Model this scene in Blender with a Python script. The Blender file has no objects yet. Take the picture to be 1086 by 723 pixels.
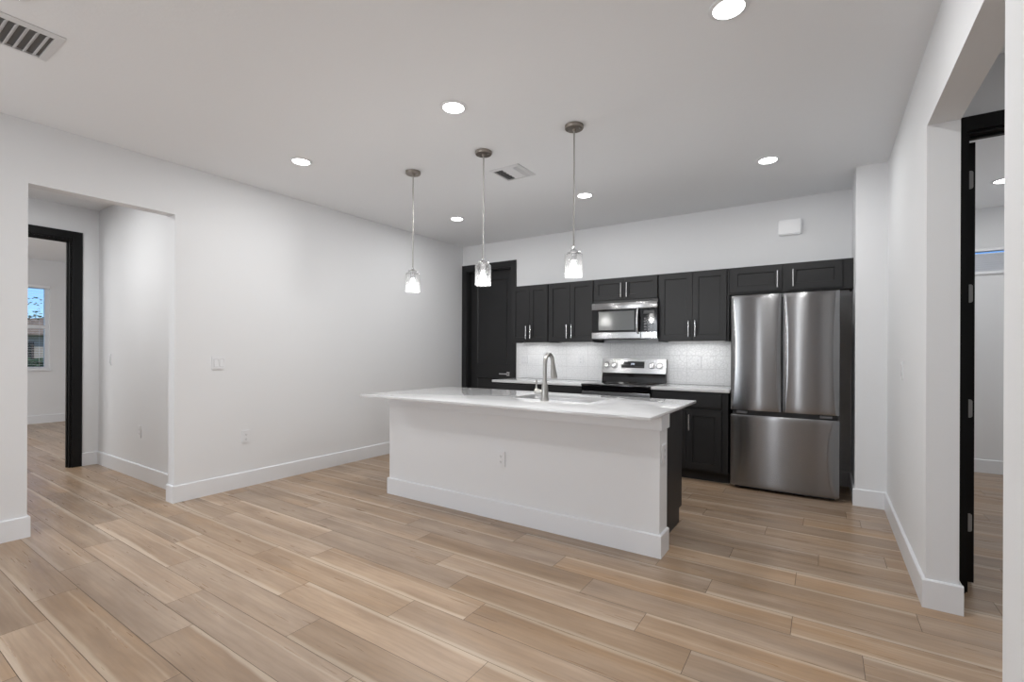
import bpy, bmesh, math, random
from mathutils import Vector, Matrix
random.seed(7)
S = bpy.context.scene
COL = S.collection
PI = math.pi

# ------------------------------------------------------------------ camera
cam = bpy.data.objects.new('camera', bpy.data.cameras.new('camera'))
COL.objects.link(cam)
cam.data.sensor_width = 36.0
cam.data.lens = 503.6 / 1086 * 36
cam.data.shift_y = 11.25 / 1086
cam.data.clip_start = 0.02
cam.location = (0, 0, 1.27)
cam.rotation_euler = (Matrix.Rotation(0.581, 3, 'Z') @ Matrix.Rotation(PI / 2, 3, 'X') @ Matrix.Rotation(0.0041, 3, 'Z')).to_euler()
S.camera = cam

# ------------------------------------------------------------------ exposure, world
S.view_settings.view_transform = 'Standard'
S.view_settings.look = 'None'
S.view_settings.gamma = 1
S.view_settings.use_curve_mapping = False
S.view_settings.exposure = 0.15
world = bpy.data.worlds.new('world'); S.world = world
world.use_nodes = True
wn = world.node_tree.nodes; wl = world.node_tree.links
sky = wn.new('ShaderNodeTexSky'); sky.sky_type = 'NISHITA'
sky.sun_elevation = math.radians(48); sky.sun_rotation = math.radians(100); sky.sun_disc = False
sky.air_density = 1.0; sky.dust_density = 0.3; sky.ozone_density = 2.0
bg = wn['Background']; bg.inputs['Strength'].default_value = 0.17
tint = wn.new('ShaderNodeMix'); tint.data_type = 'RGBA'; tint.blend_type = 'MULTIPLY'; tint.inputs[0].default_value = 1.0; tint.inputs[7].default_value = (0.45, 0.64, 1.0, 1)
wl.new(sky.outputs[0], tint.inputs[6]); wl.new(tint.outputs[2], bg.inputs[0])
S.cycles.max_bounces = 10
S.cycles.diffuse_bounces = 6
S.cycles.glossy_bounces = 5
S.cycles.transmission_bounces = 6
S.cycles.transparent_max_bounces = 12
S.cycles.sample_clamp_indirect = 6
S.cycles.caustics_reflective = False
S.cycles.caustics_refractive = False

def area_light(name, loc, rot, sx, sy, power, color=(1, 1, 1), shape='RECTANGLE', parent=None, spread=180):
    l = bpy.data.lights.new(name, 'AREA'); l.shape = shape; l.size = sx; l.size_y = sy
    l.energy = power; l.color = color; l.spread = math.radians(spread)
    o = bpy.data.objects.new(name, l); COL.objects.link(o)
    o.location = loc; o.rotation_euler = rot
    if parent: o.parent = parent
    return o
# added fill lights: invented rear windows, then blank walls of bedroom and side room
area_light('rear_fill_light', (-3.55, -3.50, 1.2), (PI / 2 + 0.30, 0, 0), 1.6, 2.1, 66, (0.95, 0.978, 1.0))  # added source at an invented opening, brightens the whole room
for sx_ in (-1.15,): area_light('fridge_streak_light', (sx_, -3.58, 1.3), (PI / 2, 0, 0), 0.2, 2.0, 8, (0.98, 0.99, 1.0))  # added strip light that puts vertical streaks on the refrigerator
area_light('bedroom_fill_light', (-9.0, -1.38, 1.5), (PI / 2, 0, 0), 2.6, 1.5, 50, (0.97, 0.985, 1.0))  # added fill standing before the solid bedroom rear wall
area_light('side_room_fill_light', (3.85, 5.6, 1.5), (PI / 2, 0, PI / 2), 1.6, 1.5, 20, (0.97, 0.985, 1.0))  # added fill standing before the solid end wall
sun = bpy.data.lights.new('sun', 'SUN'); sun.energy = 2.6; sun.angle = 0.01
so = bpy.data.objects.new('sun', sun); COL.objects.link(so); so.rotation_euler = Vector((-0.62, -0.03, -0.78)).to_track_quat('-Z', 'Y').to_euler()

# ------------------------------------------------------------------ helpers: objects
ORG = {}
def tag(o, label=None, cat=None, group=None, kind=None):
    if label: o['label'] = label
    if cat: o['category'] = cat
    if group: o['group'] = group
    if kind: o['kind'] = kind
    return o
def thing(name, label, cat, loc=(0, 0, 0), rotz=0, group=None):
    o = bpy.data.objects.new(name, None); COL.objects.link(o)
    o.empty_display_size = 0.1
    o.location = loc; o.rotation_euler = (0, 0, rotz)
    ORG[o] = Vector(loc) if rotz == 0 else Vector((0, 0, 0))
    return tag(o, label, cat, group)
def finish(bm, name, mats, smooth=True, ang=35):
    bmesh.ops.remove_doubles(bm, verts=bm.verts, dist=1e-6)
    me = bpy.data.meshes.new(name)
    for f in bm.faces: f.smooth = smooth
    if smooth:
        for e in bm.edges:
            if len(e.link_faces) == 2:
                e.smooth = e.calc_face_angle(0) < math.radians(ang)
            else: e.smooth = False
    bm.to_mesh(me); bm.free()
    for m in (mats if isinstance(mats, (list, tuple)) else [mats]): me.materials.append(m)
    return me
def obj(name, bm, mats, parent=None, label=None, smooth=True, ang=35):
    """parent's children are modelled in world coordinates when the parent is unrotated, else in its local ones"""
    if parent is not None:
        og = ORG[parent]
    else:
        xs = [v.co.x for v in bm.verts]; ys = [v.co.y for v in bm.verts]; zs = [v.co.z for v in bm.verts]
        og = Vector(((min(xs) + max(xs)) / 2, (min(ys) + max(ys)) / 2, min(zs)))
    if og.length > 0: bmesh.ops.translate(bm, verts=bm.verts, vec=-og)
    me = finish(bm, name, mats, smooth, ang)
    o = bpy.data.objects.new(name, me); COL.objects.link(o)
    if parent is not None: o.parent = parent
    else: o.location = og
    ORG[o] = og
    if label: o['label'] = label
    return o
def struct(name, bm, mats, parent=None, smooth=False):
    o = obj(name, bm, mats, parent, smooth=smooth)
    if parent is None: o['kind'] = 'structure'
    return o
def dup(root, loc=None, rotz=None, label=None, group=None):
    def rec(o, par):
        c = o.copy(); COL.objects.link(c)
        if par is not None: c.parent = par
        for ch in list(o.children): rec(ch, c)
        return c
    r = rec(root, None)
    if loc is not None: r.location = loc
    if rotz is not None: r.rotation_euler = (0, 0, rotz)
    if label: r['label'] = label
    if group: r['group'] = group
    return r

# ------------------------------------------------------------------ helpers: shapes
def box(bm, x0, x1, y0, y1, z0, z1, bev=0.0, seg=1, mi=0):
    x0, x1 = min(x0, x1), max(x0, x1); y0, y1 = min(y0, y1), max(y0, y1); z0, z1 = min(z0, z1), max(z0, z1)
    v = [bm.verts.new(p) for p in ((x0, y0, z0), (x1, y0, z0), (x1, y1, z0), (x0, y1, z0), (x0, y0, z1), (x1, y0, z1), (x1, y1, z1), (x0, y1, z1))]
    fs = [bm.faces.new([v[i] for i in q]) for q in ((3, 2, 1, 0), (4, 5, 6, 7), (0, 1, 5, 4), (1, 2, 6, 5), (2, 3, 7, 6), (3, 0, 4, 7))]
    for f in fs: f.material_index = mi
    if bev > 0:
        es = list({e for f in fs for e in f.edges})
        r = bmesh.ops.bevel(bm, geom=es, offset=bev, segments=seg, affect='EDGES', profile=0.5)
        for f in r['faces']: f.material_index = mi
    return bm
def B(*a, **k): return box(bmesh.new(), *a, **k)
def basis(ax):
    a = Vector(ax).normalized()
    t = Vector((0, 0, 1)) if abs(a.z) < 0.9 else Vector((1, 0, 0))
    u = a.cross(t).normalized(); return a, u, a.cross(u)
def lathe(bm, prof, c=(0, 0, 0), ax=(0, 0, 1), seg=24, cap0=True, cap1=True, mi=0):
    """prof: (radius, height) along ax"""
    a, u, w = basis(ax); c = Vector(c); rings = []
    for r, h in prof:
        rings.append([bm.verts.new(c + a * h + (u * math.cos(2 * PI * k / seg) + w * math.sin(2 * PI * k / seg)) * r) for k in range(seg)])
    for i in range(len(rings) - 1):
        for k in range(seg):
            f = bm.faces.new((rings[i][k], rings[i][(k + 1) % seg], rings[i + 1][(k + 1) % seg], rings[i + 1][k])); f.material_index = mi
    if cap0: bm.faces.new(rings[0][::-1]).material_index = mi
    if cap1: bm.faces.new(rings[-1]).material_index = mi
    return bm
def tube(bm, pts, rad, seg=12, mi=0, cap=True):
    pts = [Vector(p) for p in pts]; n = len(pts)
    rads = rad if isinstance(rad, (list, tuple)) else [rad] * n
    rings = []; prev = None
    for i, p in enumerate(pts):
        t = (pts[min(i + 1, n - 1)] - pts[max(i - 1, 0)]).normalized()
        if prev is None: _, u, _w = basis(t)
        else:
            u = prev - t * prev.dot(t); u.normalize()
        prev = u; w = t.cross(u)
        rings.append([bm.verts.new(p + (u * math.cos(2 * PI * k / seg) + w * math.sin(2 * PI * k / seg)) * rads[i]) for k in range(seg)])
    for i in range(n - 1):
        for k in range(seg):
            bm.faces.new((rings[i][k], rings[i][(k + 1) % seg], rings[i + 1][(k + 1) % seg], rings[i + 1][k])).material_index = mi
    if cap:
        bm.faces.new(rings[0][::-1]).material_index = mi; bm.faces.new(rings[-1]).material_index = mi
    return bm
def prism(bm, pts, axis, a0, a1, mi=0):
    """pts 2-D polygon in the plane across axis, extruded from a0 to a1"""
    def P(p, a):
        return {'x': (a, p[0], p[1]), 'y': (p[0], a, p[1]), 'z': (p[0], p[1], a)}[axis]
    r0 = [bm.verts.new(P(p, a0)) for p in pts]; r1 = [bm.verts.new(P(p, a1)) for p in pts]; n = len(pts)
    for k in range(n): bm.faces.new((r0[k], r0[(k + 1) % n], r1[(k + 1) % n], r1[k])).material_index = mi
    bm.faces.new(r0[::-1]).material_index = mi; bm.faces.new(r1).material_index = mi
    bmesh.ops.recalc_face_normals(bm, faces=bm.faces)
    return bm
def rrect(x0, x1, z0, z1, r, n=5):
    out = []
    for cx, cz, a0 in ((x1 - r, z1 - r, 0), (x0 + r, z1 - r, 90), (x0 + r, z0 + r, 180), (x1 - r, z0 + r, 270)):
        for k in range(n + 1):
            a = math.radians(a0 + 90 * k / n); out.append((cx + r * math.cos(a), cz + r * math.sin(a)))
    return out
def panel_front(bm, x0, x1, z0, z1, y, th, rects, dp=0.008, sl=0.004, s=-1, mi=0):
    """A board with recessed rectangular panels. Front at y, facing s*Y; back at y - s*th. rects: list of (x0,x1,z0,z1)"""
    xs = sorted({x0, x1} | {q for r in rects for q in (r[0], r[1])}); zs = sorted({z0, z1} | {q for r in rects for q in (r[2], r[3])})
    grid = {}
    def V(x, z, yy):
        k = (round(x, 5), round(z, 5), round(yy, 5))
        if k not in grid: grid[k] = bm.verts.new((x, yy, z))
        return grid[k]
    fs = []
    for i in range(len(xs) - 1):
        for j in range(len(zs) - 1):
            cx = (xs[i] + xs[i + 1]) / 2; cz = (zs[j] + zs[j + 1]) / 2
            if any(r[0] < cx < r[1] and r[2] < cz < r[3] for r in rects): continue
            fs.append(bm.faces.new((V(xs[i], zs[j], y), V(xs[i + 1], zs[j], y), V(xs[i + 1], zs[j + 1], y), V(xs[i], zs[j + 1], y))))
    yd = y - s * dp
    for r in rects:
        a = [(r[0], r[2]), (r[1], r[2]), (r[1], r[3]), (r[0], r[3])]
        b = [(r[0] + sl, r[2] + sl), (r[1] - sl, r[2] + sl), (r[1] - sl, r[3] - sl), (r[0] + sl, r[3] - sl)]
        for k in range(4):
            p, q = a[k], a[(k + 1) % 4]; p2, q2 = b[k], b[(k + 1) % 4]
            fs.append(bm.faces.new((V(*p, y), V(*q, y), V(*q2, yd), V(*p2, yd))))
        fs.append(bm.faces.new([V(*p, yd) for p in b]))
    yb = y - s * th
    for i in range(len(xs) - 1):
        for zz in (z0, z1):
            fs.append(bm.faces.new((V(xs[i], zz, y), V(xs[i + 1], zz, y), V(xs[i + 1], zz, yb), V(xs[i], zz, yb))))
    for j in range(len(zs) - 1):
        for xx in (x0, x1):
            fs.append(bm.faces.new((V(xx, zs[j], y), V(xx, zs[j + 1], y), V(xx, zs[j + 1], yb), V(xx, zs[j], yb))))
    ring = [V(x, z0, yb) for x in xs] + [V(x1, z, yb) for z in zs[1:]] + [V(x, z1, yb) for x in xs[::-1][1:]] + [V(x0, z, yb) for z in zs[::-1][1:-1]]
    fs.append(bm.faces.new(ring))
    for f in fs: f.material_index = mi
    bmesh.ops.recalc_face_normals(bm, faces=bm.faces)
    return bm
def wall_with_holes(bm, axis, a0, a1, t0, t1, z1, holes):
    """wall along axis ('x'|'y') from a0 to a1, thickness t0..t1, height z1; holes (lo, hi, zlo, zhi)"""
    def bx(lo, hi, zl, zh):
        if hi - lo < 1e-4 or zh - zl < 1e-4: return
        if axis == 'x': box(bm, lo, hi, t0, t1, zl, zh)
        else: box(bm, t0, t1, lo, hi, zl, zh)
    cur = a0
    for lo, hi, zl, zh in sorted(holes):
        bx(cur, lo, 0, z1); bx(lo, hi, 0, zl); bx(lo, hi, zh, z1); cur = hi
    bx(cur, a1, 0, z1)
    return bm

# ------------------------------------------------------------------ materials
def mat(name, col, rough=0.5, metal=0.0, **kw):
    m = bpy.data.materials.new(name); m.use_nodes = True
    p = m.node_tree.nodes['Principled BSDF']
    p.inputs['Base Color'].default_value = (*col, 1); p.inputs['Roughness'].default_value = rough; p.inputs['Metallic'].default_value = metal
    for k, v in kw.items(): p.inputs[k.replace('_', ' ')].default_value = v
    return m
def nt(m): return m.node_tree.nodes, m.node_tree.links, m.node_tree.nodes['Principled BSDF']
def add_bump(m, scale, strength, dist=0.002, detail=4, vec=None):
    n, l, p = nt(m)
    tc = n.new('ShaderNodeNewGeometry'); no = n.new('ShaderNodeTexNoise'); no.inputs['Scale'].default_value = scale; no.inputs['Detail'].default_value = detail
    l.new(tc.outputs['Position'], no.inputs['Vector'])
    b = n.new('ShaderNodeBump'); b.inputs['Strength'].default_value = strength; b.inputs['Distance'].default_value = dist
    l.new(no.outputs['Fac'], b.inputs['Height']); l.new(b.outputs[0], p.inputs['Normal'])
    return m
def mottled(m, c1, c2, scale, rough=None):
    n, l, p = nt(m)
    g = n.new('ShaderNodeNewGeometry'); no = n.new('ShaderNodeTexNoise'); no.inputs['Scale'].default_value = scale; no.inputs['Detail'].default_value = 6
    l.new(g.outputs['Position'], no.inputs['Vector'])
    r = n.new('ShaderNodeValToRGB'); r.color_ramp.elements[0].position = 0.35; r.color_ramp.elements[1].position = 0.65
    r.color_ramp.elements[0].color = (*c1, 1); r.color_ramp.elements[1].color = (*c2, 1)
    l.new(no.outputs['Fac'], r.inputs[0]); l.new(r.outputs[0], p.inputs['Base Color'])
    return m
M = {}
M['wall'] = add_bump(mat('wall_paint', (0.715, 0.725, 0.74), 0.75), 160, 0.25, 0.0015)
M['ceil'] = add_bump(mat('ceiling_paint', (0.775, 0.79, 0.81), 0.85), 55, 0.35, 0.003)
M['trim'] = mat('trim_paint', (0.735, 0.75, 0.775), 0.35)
M['char'] = add_bump(mat('charcoal_cabinet_paint', (0.0145, 0.0145, 0.0155), 0.45, Specular_IOR_Level=0.35), 300, 0.04, 0.0005)
M['blackdoor'] = mat('black_door_paint', (0.006, 0.006, 0.0065), 0.45, Specular_IOR_Level=0.2)
M['chardoor'] = mat('charcoal_door_paint', (0.0145, 0.0145, 0.0155), 0.42, Specular_IOR_Level=0.35)
M['quartz'] = mottled(mat('white_quartz', (0.8, 0.81, 0.82), 0.06, IOR=1.6), (0.60, 0.605, 0.615), (0.625, 0.63, 0.64), 14)
M['nickel'] = mat('brushed_nickel', (0.40, 0.39, 0.37), 0.3, 1.0)
M['bronze_nickel'] = add_bump(mat('warm_brushed_nickel', (0.30, 0.265, 0.235), 0.42, 1.0), 400, 0.05, 0.0005)
M['chrome'] = mat('satin_chrome', (0.62, 0.62, 0.63), 0.25, 1.0)
M['blackglass'] = mat('black_glass', (0.006, 0.006, 0.007), 0.05)
M['blackplastic'] = mat('black_plastic', (0.012, 0.012, 0.013), 0.35)
M['hinge'] = mat('satin_grey_hinge', (0.30, 0.30, 0.30), 0.5, 0.2)
M['greyplastic'] = mat('grey_plastic', (0.16, 0.16, 0.17), 0.45)
M['plastic'] = mat('white_plastic', (0.72, 0.73, 0.75), 0.3)
M['slot'] = mat('dark_slot', (0.05, 0.05, 0.05), 0.6)
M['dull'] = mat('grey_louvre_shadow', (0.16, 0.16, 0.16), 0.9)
M['vent'] = mat('white_vent_metal', (0.66, 0.67, 0.69), 0.45)
M['vinyl'] = mat('white_vinyl', (0.82, 0.83, 0.85), 0.35)
M['fridgebody'] = mat('fridge_body_grey', (0.035, 0.035, 0.037), 0.45, 0.3)

def stainless(name, base=(0.27, 0.27, 0.275), rough=0.2, aniso=0.97, rot=0.25):
    m = mat(name, base, rough, 1.0); n, l, p = nt(m)
    p.inputs['Anisotropic'].default_value = aniso; p.inputs['Anisotropic Rotation'].default_value = rot
    t = n.new('ShaderNodeTangent'); t.direction_type = 'RADIAL'; t.axis = 'Z'
    l.new(t.outputs[0], p.inputs['Tangent'])
    return m
M['steel'] = stainless('brushed_stainless')
M['steel2'] = stainless('bright_brushed_stainless', (0.31, 0.31, 0.315), 0.24, 0.6, 0.25)
M['sinksteel'] = mat('sink_stainless', (0.55, 0.55, 0.56), 0.3, 1.0)

def emis(name, col, st):
    m = bpy.data.materials.new(name); m.use_nodes = True; n = m.node_tree.nodes; l = m.node_tree.links
    n.remove(n['Principled BSDF']); e = n.new('ShaderNodeEmission'); e.inputs[0].default_value = (*col, 1); e.inputs[1].default_value = st
    l.new(e.outputs[0], n['Material Output'].inputs[0]); return m
M['lamp'] = emis('led_lens', (1, 1, 1), 14)
M['bulb'] = emis('lit_bulb', (1, 0.99, 0.97), 14)
M['display'] = emis('range_clock_digits', (0.75, 0.8, 1.0), 1.6)
M['ledbar'] = emis('led_strip', (1, 0.985, 0.96), 2)

# thin pendant glass: clear glass with tiny seeds
g = bpy.data.materials.new('seeded_glass'); g.use_nodes = True; n = g.node_tree.nodes; l = g.node_tree.links; n.remove(n['Principled BSDF'])
tr = n.new('ShaderNodeBsdfTransparent'); tr.inputs[0].default_value = (0.97, 0.97, 0.97, 1)
gl = n.new('ShaderNodeBsdfGlossy'); gl.inputs['Roughness'].default_value = 0.06
df = n.new('ShaderNodeBsdfTranslucent'); df.inputs[0].default_value = (0.9, 0.9, 0.9, 1)
d2 = n.new('ShaderNodeBsdfDiffuse'); d2.inputs[0].default_value = (0.9, 0.9, 0.9, 1)
lw = n.new('ShaderNodeLayerWeight'); lw.inputs['Blend'].default_value = 0.25
m1 = n.new('ShaderNodeMixShader'); m2 = n.new('ShaderNodeMixShader'); m3 = n.new('ShaderNodeMixShader')
geo = n.new('ShaderNodeNewGeometry'); vo = n.new('ShaderNodeTexVoronoi'); vo.inputs['Scale'].default_value = 130
l.new(geo.outputs['Position'], vo.inputs['Vector'])
mr = n.new('ShaderNodeMapRange'); mr.inputs['From Min'].default_value = 0.15; mr.inputs['From Max'].default_value = 0.4; mr.inputs['To Min'].default_value = 0.14; mr.inputs['To Max'].default_value = 0.02
l.new(vo.outputs['Distance'], mr.inputs[0])
l.new(lw.outputs['Facing'], m1.inputs[0]); l.new(tr.outputs[0], m1.inputs[1]); l.new(gl.outputs[0], m1.inputs[2])
m3.inputs[0].default_value = 0.5; l.new(df.outputs[0], m3.inputs[1]); l.new(d2.outputs[0], m3.inputs[2])
l.new(mr.outputs[0], m2.inputs[0]); l.new(m1.outputs[0], m2.inputs[1]); l.new(m3.outputs[0], m2.inputs[2])
l.new(m2.outputs[0], n['Material Output'].inputs[0]); M['seedglass'] = g
# window glass
g = bpy.data.materials.new('window_glass'); g.use_nodes = True; n = g.node_tree.nodes; l = g.node_tree.links; n.remove(n['Principled BSDF'])
tr = n.new('ShaderNodeBsdfTransparent'); tr.inputs[0].default_value = (0.93, 0.96, 0.97, 1); gl = n.new('ShaderNodeBsdfGlossy'); gl.inputs['Roughness'].default_value = 0.02
fr = n.new('ShaderNodeFresnel'); fr.inputs[0].default_value = 1.4; m1 = n.new('ShaderNodeMixShader')
l.new(fr.outputs[0], m1.inputs[0]); l.new(tr.outputs[0], m1.inputs[1]); l.new(gl.outputs[0], m1.inputs[2]); l.new(m1.outputs[0], n['Material Output'].inputs[0]); M['winglass'] = g

# ---- backsplash tile: white glazed tile, engraved irregular facets, fine joints
def tile_mat():
    m = mat('embossed_white_tile', (0.80, 0.81, 0.825), 0.22); n, l, p = nt(m)
    g = n.new('ShaderNodeNewGeometry'); sp = n.new('ShaderNodeSeparateXYZ'); l.new(g.outputs['Position'], sp.inputs[0])
    cb = n.new('ShaderNodeCombineXYZ'); l.new(sp.outputs['X'], cb.inputs['X']); l.new(sp.outputs['Z'], cb.inputs['Y'])
    hts = []
    for sc, w in ((17, 0.05), (31, 0.06)):
        v = n.new('ShaderNodeTexVoronoi'); v.voronoi_dimensions = '2D'; v.feature = 'DISTANCE_TO_EDGE'; v.inputs['Scale'].default_value = sc
        l.new(cb.outputs[0], v.inputs['Vector'])
        r = n.new('ShaderNodeMapRange'); r.inputs['From Max'].default_value = w; l.new(v.outputs['Distance'], r.inputs[0]); hts.append(r)
    br = n.new('ShaderNodeTexBrick'); br.offset = 0.0; br.inputs['Scale'].default_value = 1.0; br.inputs['Brick Width'].default_value = 0.30; br.inputs['Row Height'].default_value = 0.15
    br.inputs['Mortar Size'].default_value = 0.0016; br.inputs['Mortar Smooth'].default_value = 0.2
    br.inputs['Color1'].default_value = br.inputs['Color2'].default_value = (1, 1, 1, 1); br.inputs['Mortar'].default_value = (0, 0, 0, 1)
    mp = n.new('ShaderNodeMapping'); mp.inputs['Location'].default_value = (2.781, -1.085, 0); l.new(cb.outputs[0], mp.inputs[0]); l.new(mp.outputs[0], br.inputs['Vector'])
    mul = n.new('ShaderNodeMath'); mul.operation = 'MULTIPLY'; l.new(hts[0].outputs[0], mul.inputs[0]); l.new(hts[1].outputs[0], mul.inputs[1])
    mul2 = n.new('ShaderNodeMath'); mul2.operation = 'MULTIPLY'; l.new(mul.outputs[0], mul2.inputs[0]); l.new(br.outputs['Color'], mul2.inputs[1])
    b = n.new('ShaderNodeBump'); b.inputs['Strength'].default_value = 0.7; b.inputs['Distance'].default_value = 0.003
    l.new(mul2.outputs[0], b.inputs['Height']); l.new(b.outputs[0], p.inputs['Normal'])
    mx = n.new('ShaderNodeMix'); mx.data_type = 'RGBA'; mx.inputs[6].default_value = (0.60, 0.61, 0.62, 1); mx.inputs[7].default_value = (0.81, 0.82, 0.835, 1)
    ad = n.new('ShaderNodeMapRange'); ad.inputs['To Min'].default_value = 0.45; l.new(mul.outputs[0], ad.inputs[0])
    mu3 = n.new('ShaderNodeMath'); mu3.operation = 'MULTIPLY'; l.new(ad.outputs[0], mu3.inputs[0]); l.new(br.outputs['Color'], mu3.inputs[1])
    l.new(mu3.outputs[0], mx.inputs[0]); l.new(mx.outputs[2], p.inputs['Base Color'])
    return m
M['tile'] = tile_mat()

# ---- floor: wood-look planks (each face carries its own uv in metres and random values)
def floor_mat():
    m = mat('wood_look_plank', (0.4, 0.3, 0.2), 0.3); n, l, p = nt(m)
    def N(t, **k):
        x = n.new(t)
        for a, b in k.items(): setattr(x, a, b)
        return x
    def math_(op, a, b=None, clamp=False):
        x = N('ShaderNodeMath', operation=op, use_clamp=clamp)
        for i, q in enumerate((a, b)):
            if q is None: continue
            if isinstance(q, (int, float)): x.inputs[i].default_value = q
            else: l.new(q, x.inputs[i])
        return x.outputs[0]
    def mrange(v, a, b, c=0.0, d=1.0, smooth=False):
        x = N('ShaderNodeMapRange'); x.inputs[1].default_value = a; x.inputs[2].default_value = b; x.inputs[3].default_value = c; x.inputs[4].default_value = d
        if smooth: x.interpolation_type = 'SMOOTHSTEP'
        l.new(v, x.inputs[0]); return x.outputs[0]
    def mix(f, a, b):
        x = N('ShaderNodeMix', data_type='RGBA')
        for i, q in ((0, f), (6, a), (7, b)):
            if isinstance(q, (int, float)): x.inputs[i].default_value = q
            elif isinstance(q, tuple): x.inputs[i].default_value = (*q, 1)
            else: l.new(q, x.inputs[i])
        return x.outputs[2]
    uv = N('ShaderNodeUVMap', uv_map='metres'); s = N('ShaderNodeSeparateXYZ'); l.new(uv.outputs[0], s.inputs[0])
    at = N('ShaderNodeAttribute', attribute_name='rnd'); sr = N('ShaderNodeSeparateColor'); l.new(at.outputs['Color'], sr.inputs[0])
    R, G, Bc = sr.outputs
    U = math_('ADD', s.outputs['X'], math_('MULTIPLY', R, 37.0)); V = s.outputs['Y']
    def noise(su, sv, off, detail=5, rough=0.55, dist=0.0):
        c = N('ShaderNodeCombineXYZ'); l.new(math_('MULTIPLY', U, su), c.inputs[0]); l.new(math_('MULTIPLY', V, sv), c.inputs[1]); l.new(math_('ADD', math_('MULTIPLY', G, 23.0), off), c.inputs[2])
        x = N('ShaderNodeTexNoise'); x.inputs['Scale'].default_value = 1; x.inputs['Detail'].default_value = detail; x.inputs['Roughness'].default_value = rough; x.inputs['Distortion'].default_value = dist
        l.new(c.outputs[0], x.inputs['Vector']); return x.outputs['Fac']
    base = mix(mrange(noise(1.3, 9, 0, 4), 0.32, 0.68), (0.285, 0.193, 0.124), (0.43, 0.312, 0.216))
    base = mix(mrange(noise(1.0, 5, 5.3, 3), 0.50, 0.70, 0, 0.8), base, (0.40, 0.262, 0.155))      # warm patches
    base = mix(mrange(noise(1.6, 8, 9.1, 4), 0.55, 0.75, 0, 0.6), base, (0.21, 0.145, 0.10))        # grey-brown patches
    # cathedral grain
    w = N('ShaderNodeTexWave', wave_type='BANDS', bands_direction='Y'); c = N('ShaderNodeCombineXYZ')
    l.new(math_('MULTIPLY', U, 1.6), c.inputs[0]); l.new(math_('ADD', math_('MULTIPLY', V, 9.0), math_('MULTIPLY', G, 9.0)), c.inputs[1]); l.new(math_('MULTIPLY', Bc, 7.0), c.inputs[2])
    w.inputs['Scale'].default_value = 1.3; w.inputs['Distortion'].default_value = 9; w.inputs['Detail'].default_value = 3; w.inputs['Detail Scale'].default_value = 0.9; w.inputs['Detail Roughness'].default_value = 0.6
    l.new(c.outputs[0], w.inputs['Vector'])
    base = mix(mrange(w.outputs['Fac'], 0.5, 1.0, 0, 0.17), base, (0.215, 0.155, 0.11))
    base = mix(mrange(noise(5, 150, 2.0, 3, 0.7), 0.5, 0.85, 0, 0.3), base, (0.215, 0.155, 0.11))      # fine fibres
    # pale sapwood streak along one edge on most planks
    e = math_('ADD', V, math_('MULTIPLY', math_('SUBTRACT', noise(1.1, 0.0, 14.0, 3, 0.6), 0.5), 0.055))
    st = mrange(e, 0.150, 0.163, 0, 1)
    on = mrange(Bc, 0.2, 0.3); 
    base = mix(math_('MULTIPLY', math_('MULTIPLY', st, on), 0.6), base, (0.56, 0.46, 0.355))
    e2 = math_('ABSOLUTE', math_('SUBTRACT', V, math_('ADD', 0.02, math_('MULTIPLY', noise(0.9, 0.0, 31.0, 3, 0.6), 0.05))))
    st2 = math_('MULTIPLY', mrange(e2, 0.0, 0.007, 1, 0), mrange(R, 0.55, 0.6))
    base = mix(math_('MULTIPLY', st2, 0.4), base, (0.54, 0.44, 0.335))
    # plank to plank tone
    hs = N('ShaderNodeHueSaturation'); l.new(base, hs.inputs['Color']); l.new(mrange(G, 0, 1, 0.86, 1.08), hs.inputs['Value']); l.new(mrange(Bc, 0, 1, 0.85, 1.08), hs.inputs['Saturation'])
    l.new(hs.outputs[0], p.inputs['Base Color'])
    l.new(mrange(noise(3, 60, 3.0, 2), 0.3, 0.7, 0.27, 0.40), p.inputs['Roughness'])
    b = N('ShaderNodeBump'); b.inputs['Strength'].default_value = 0.12; b.inputs['Distance'].default_value = 0.001
    l.new(noise(5, 150, 2.0, 3, 0.7), b.inputs['Height']); l.new(b.outputs[0], p.inputs['Normal'])
    return m
M['floor'] = floor_mat()
M['joint'] = mat('plank_joint', (0.11, 0.085, 0.065), 0.8)

# ================================================================== STRUCTURE
H = 2.823
XL, XR, YB = -4.5145, 0.4296, 5.526
XLo, XRo = -4.63, 0.555
Y1, Y2, YH = 0.889, 1.7606, 1.904
YJ0, YJ1 = 1.904, 3.1326
XD, XF = -6.786, -11.3
YD = 3.44

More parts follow.
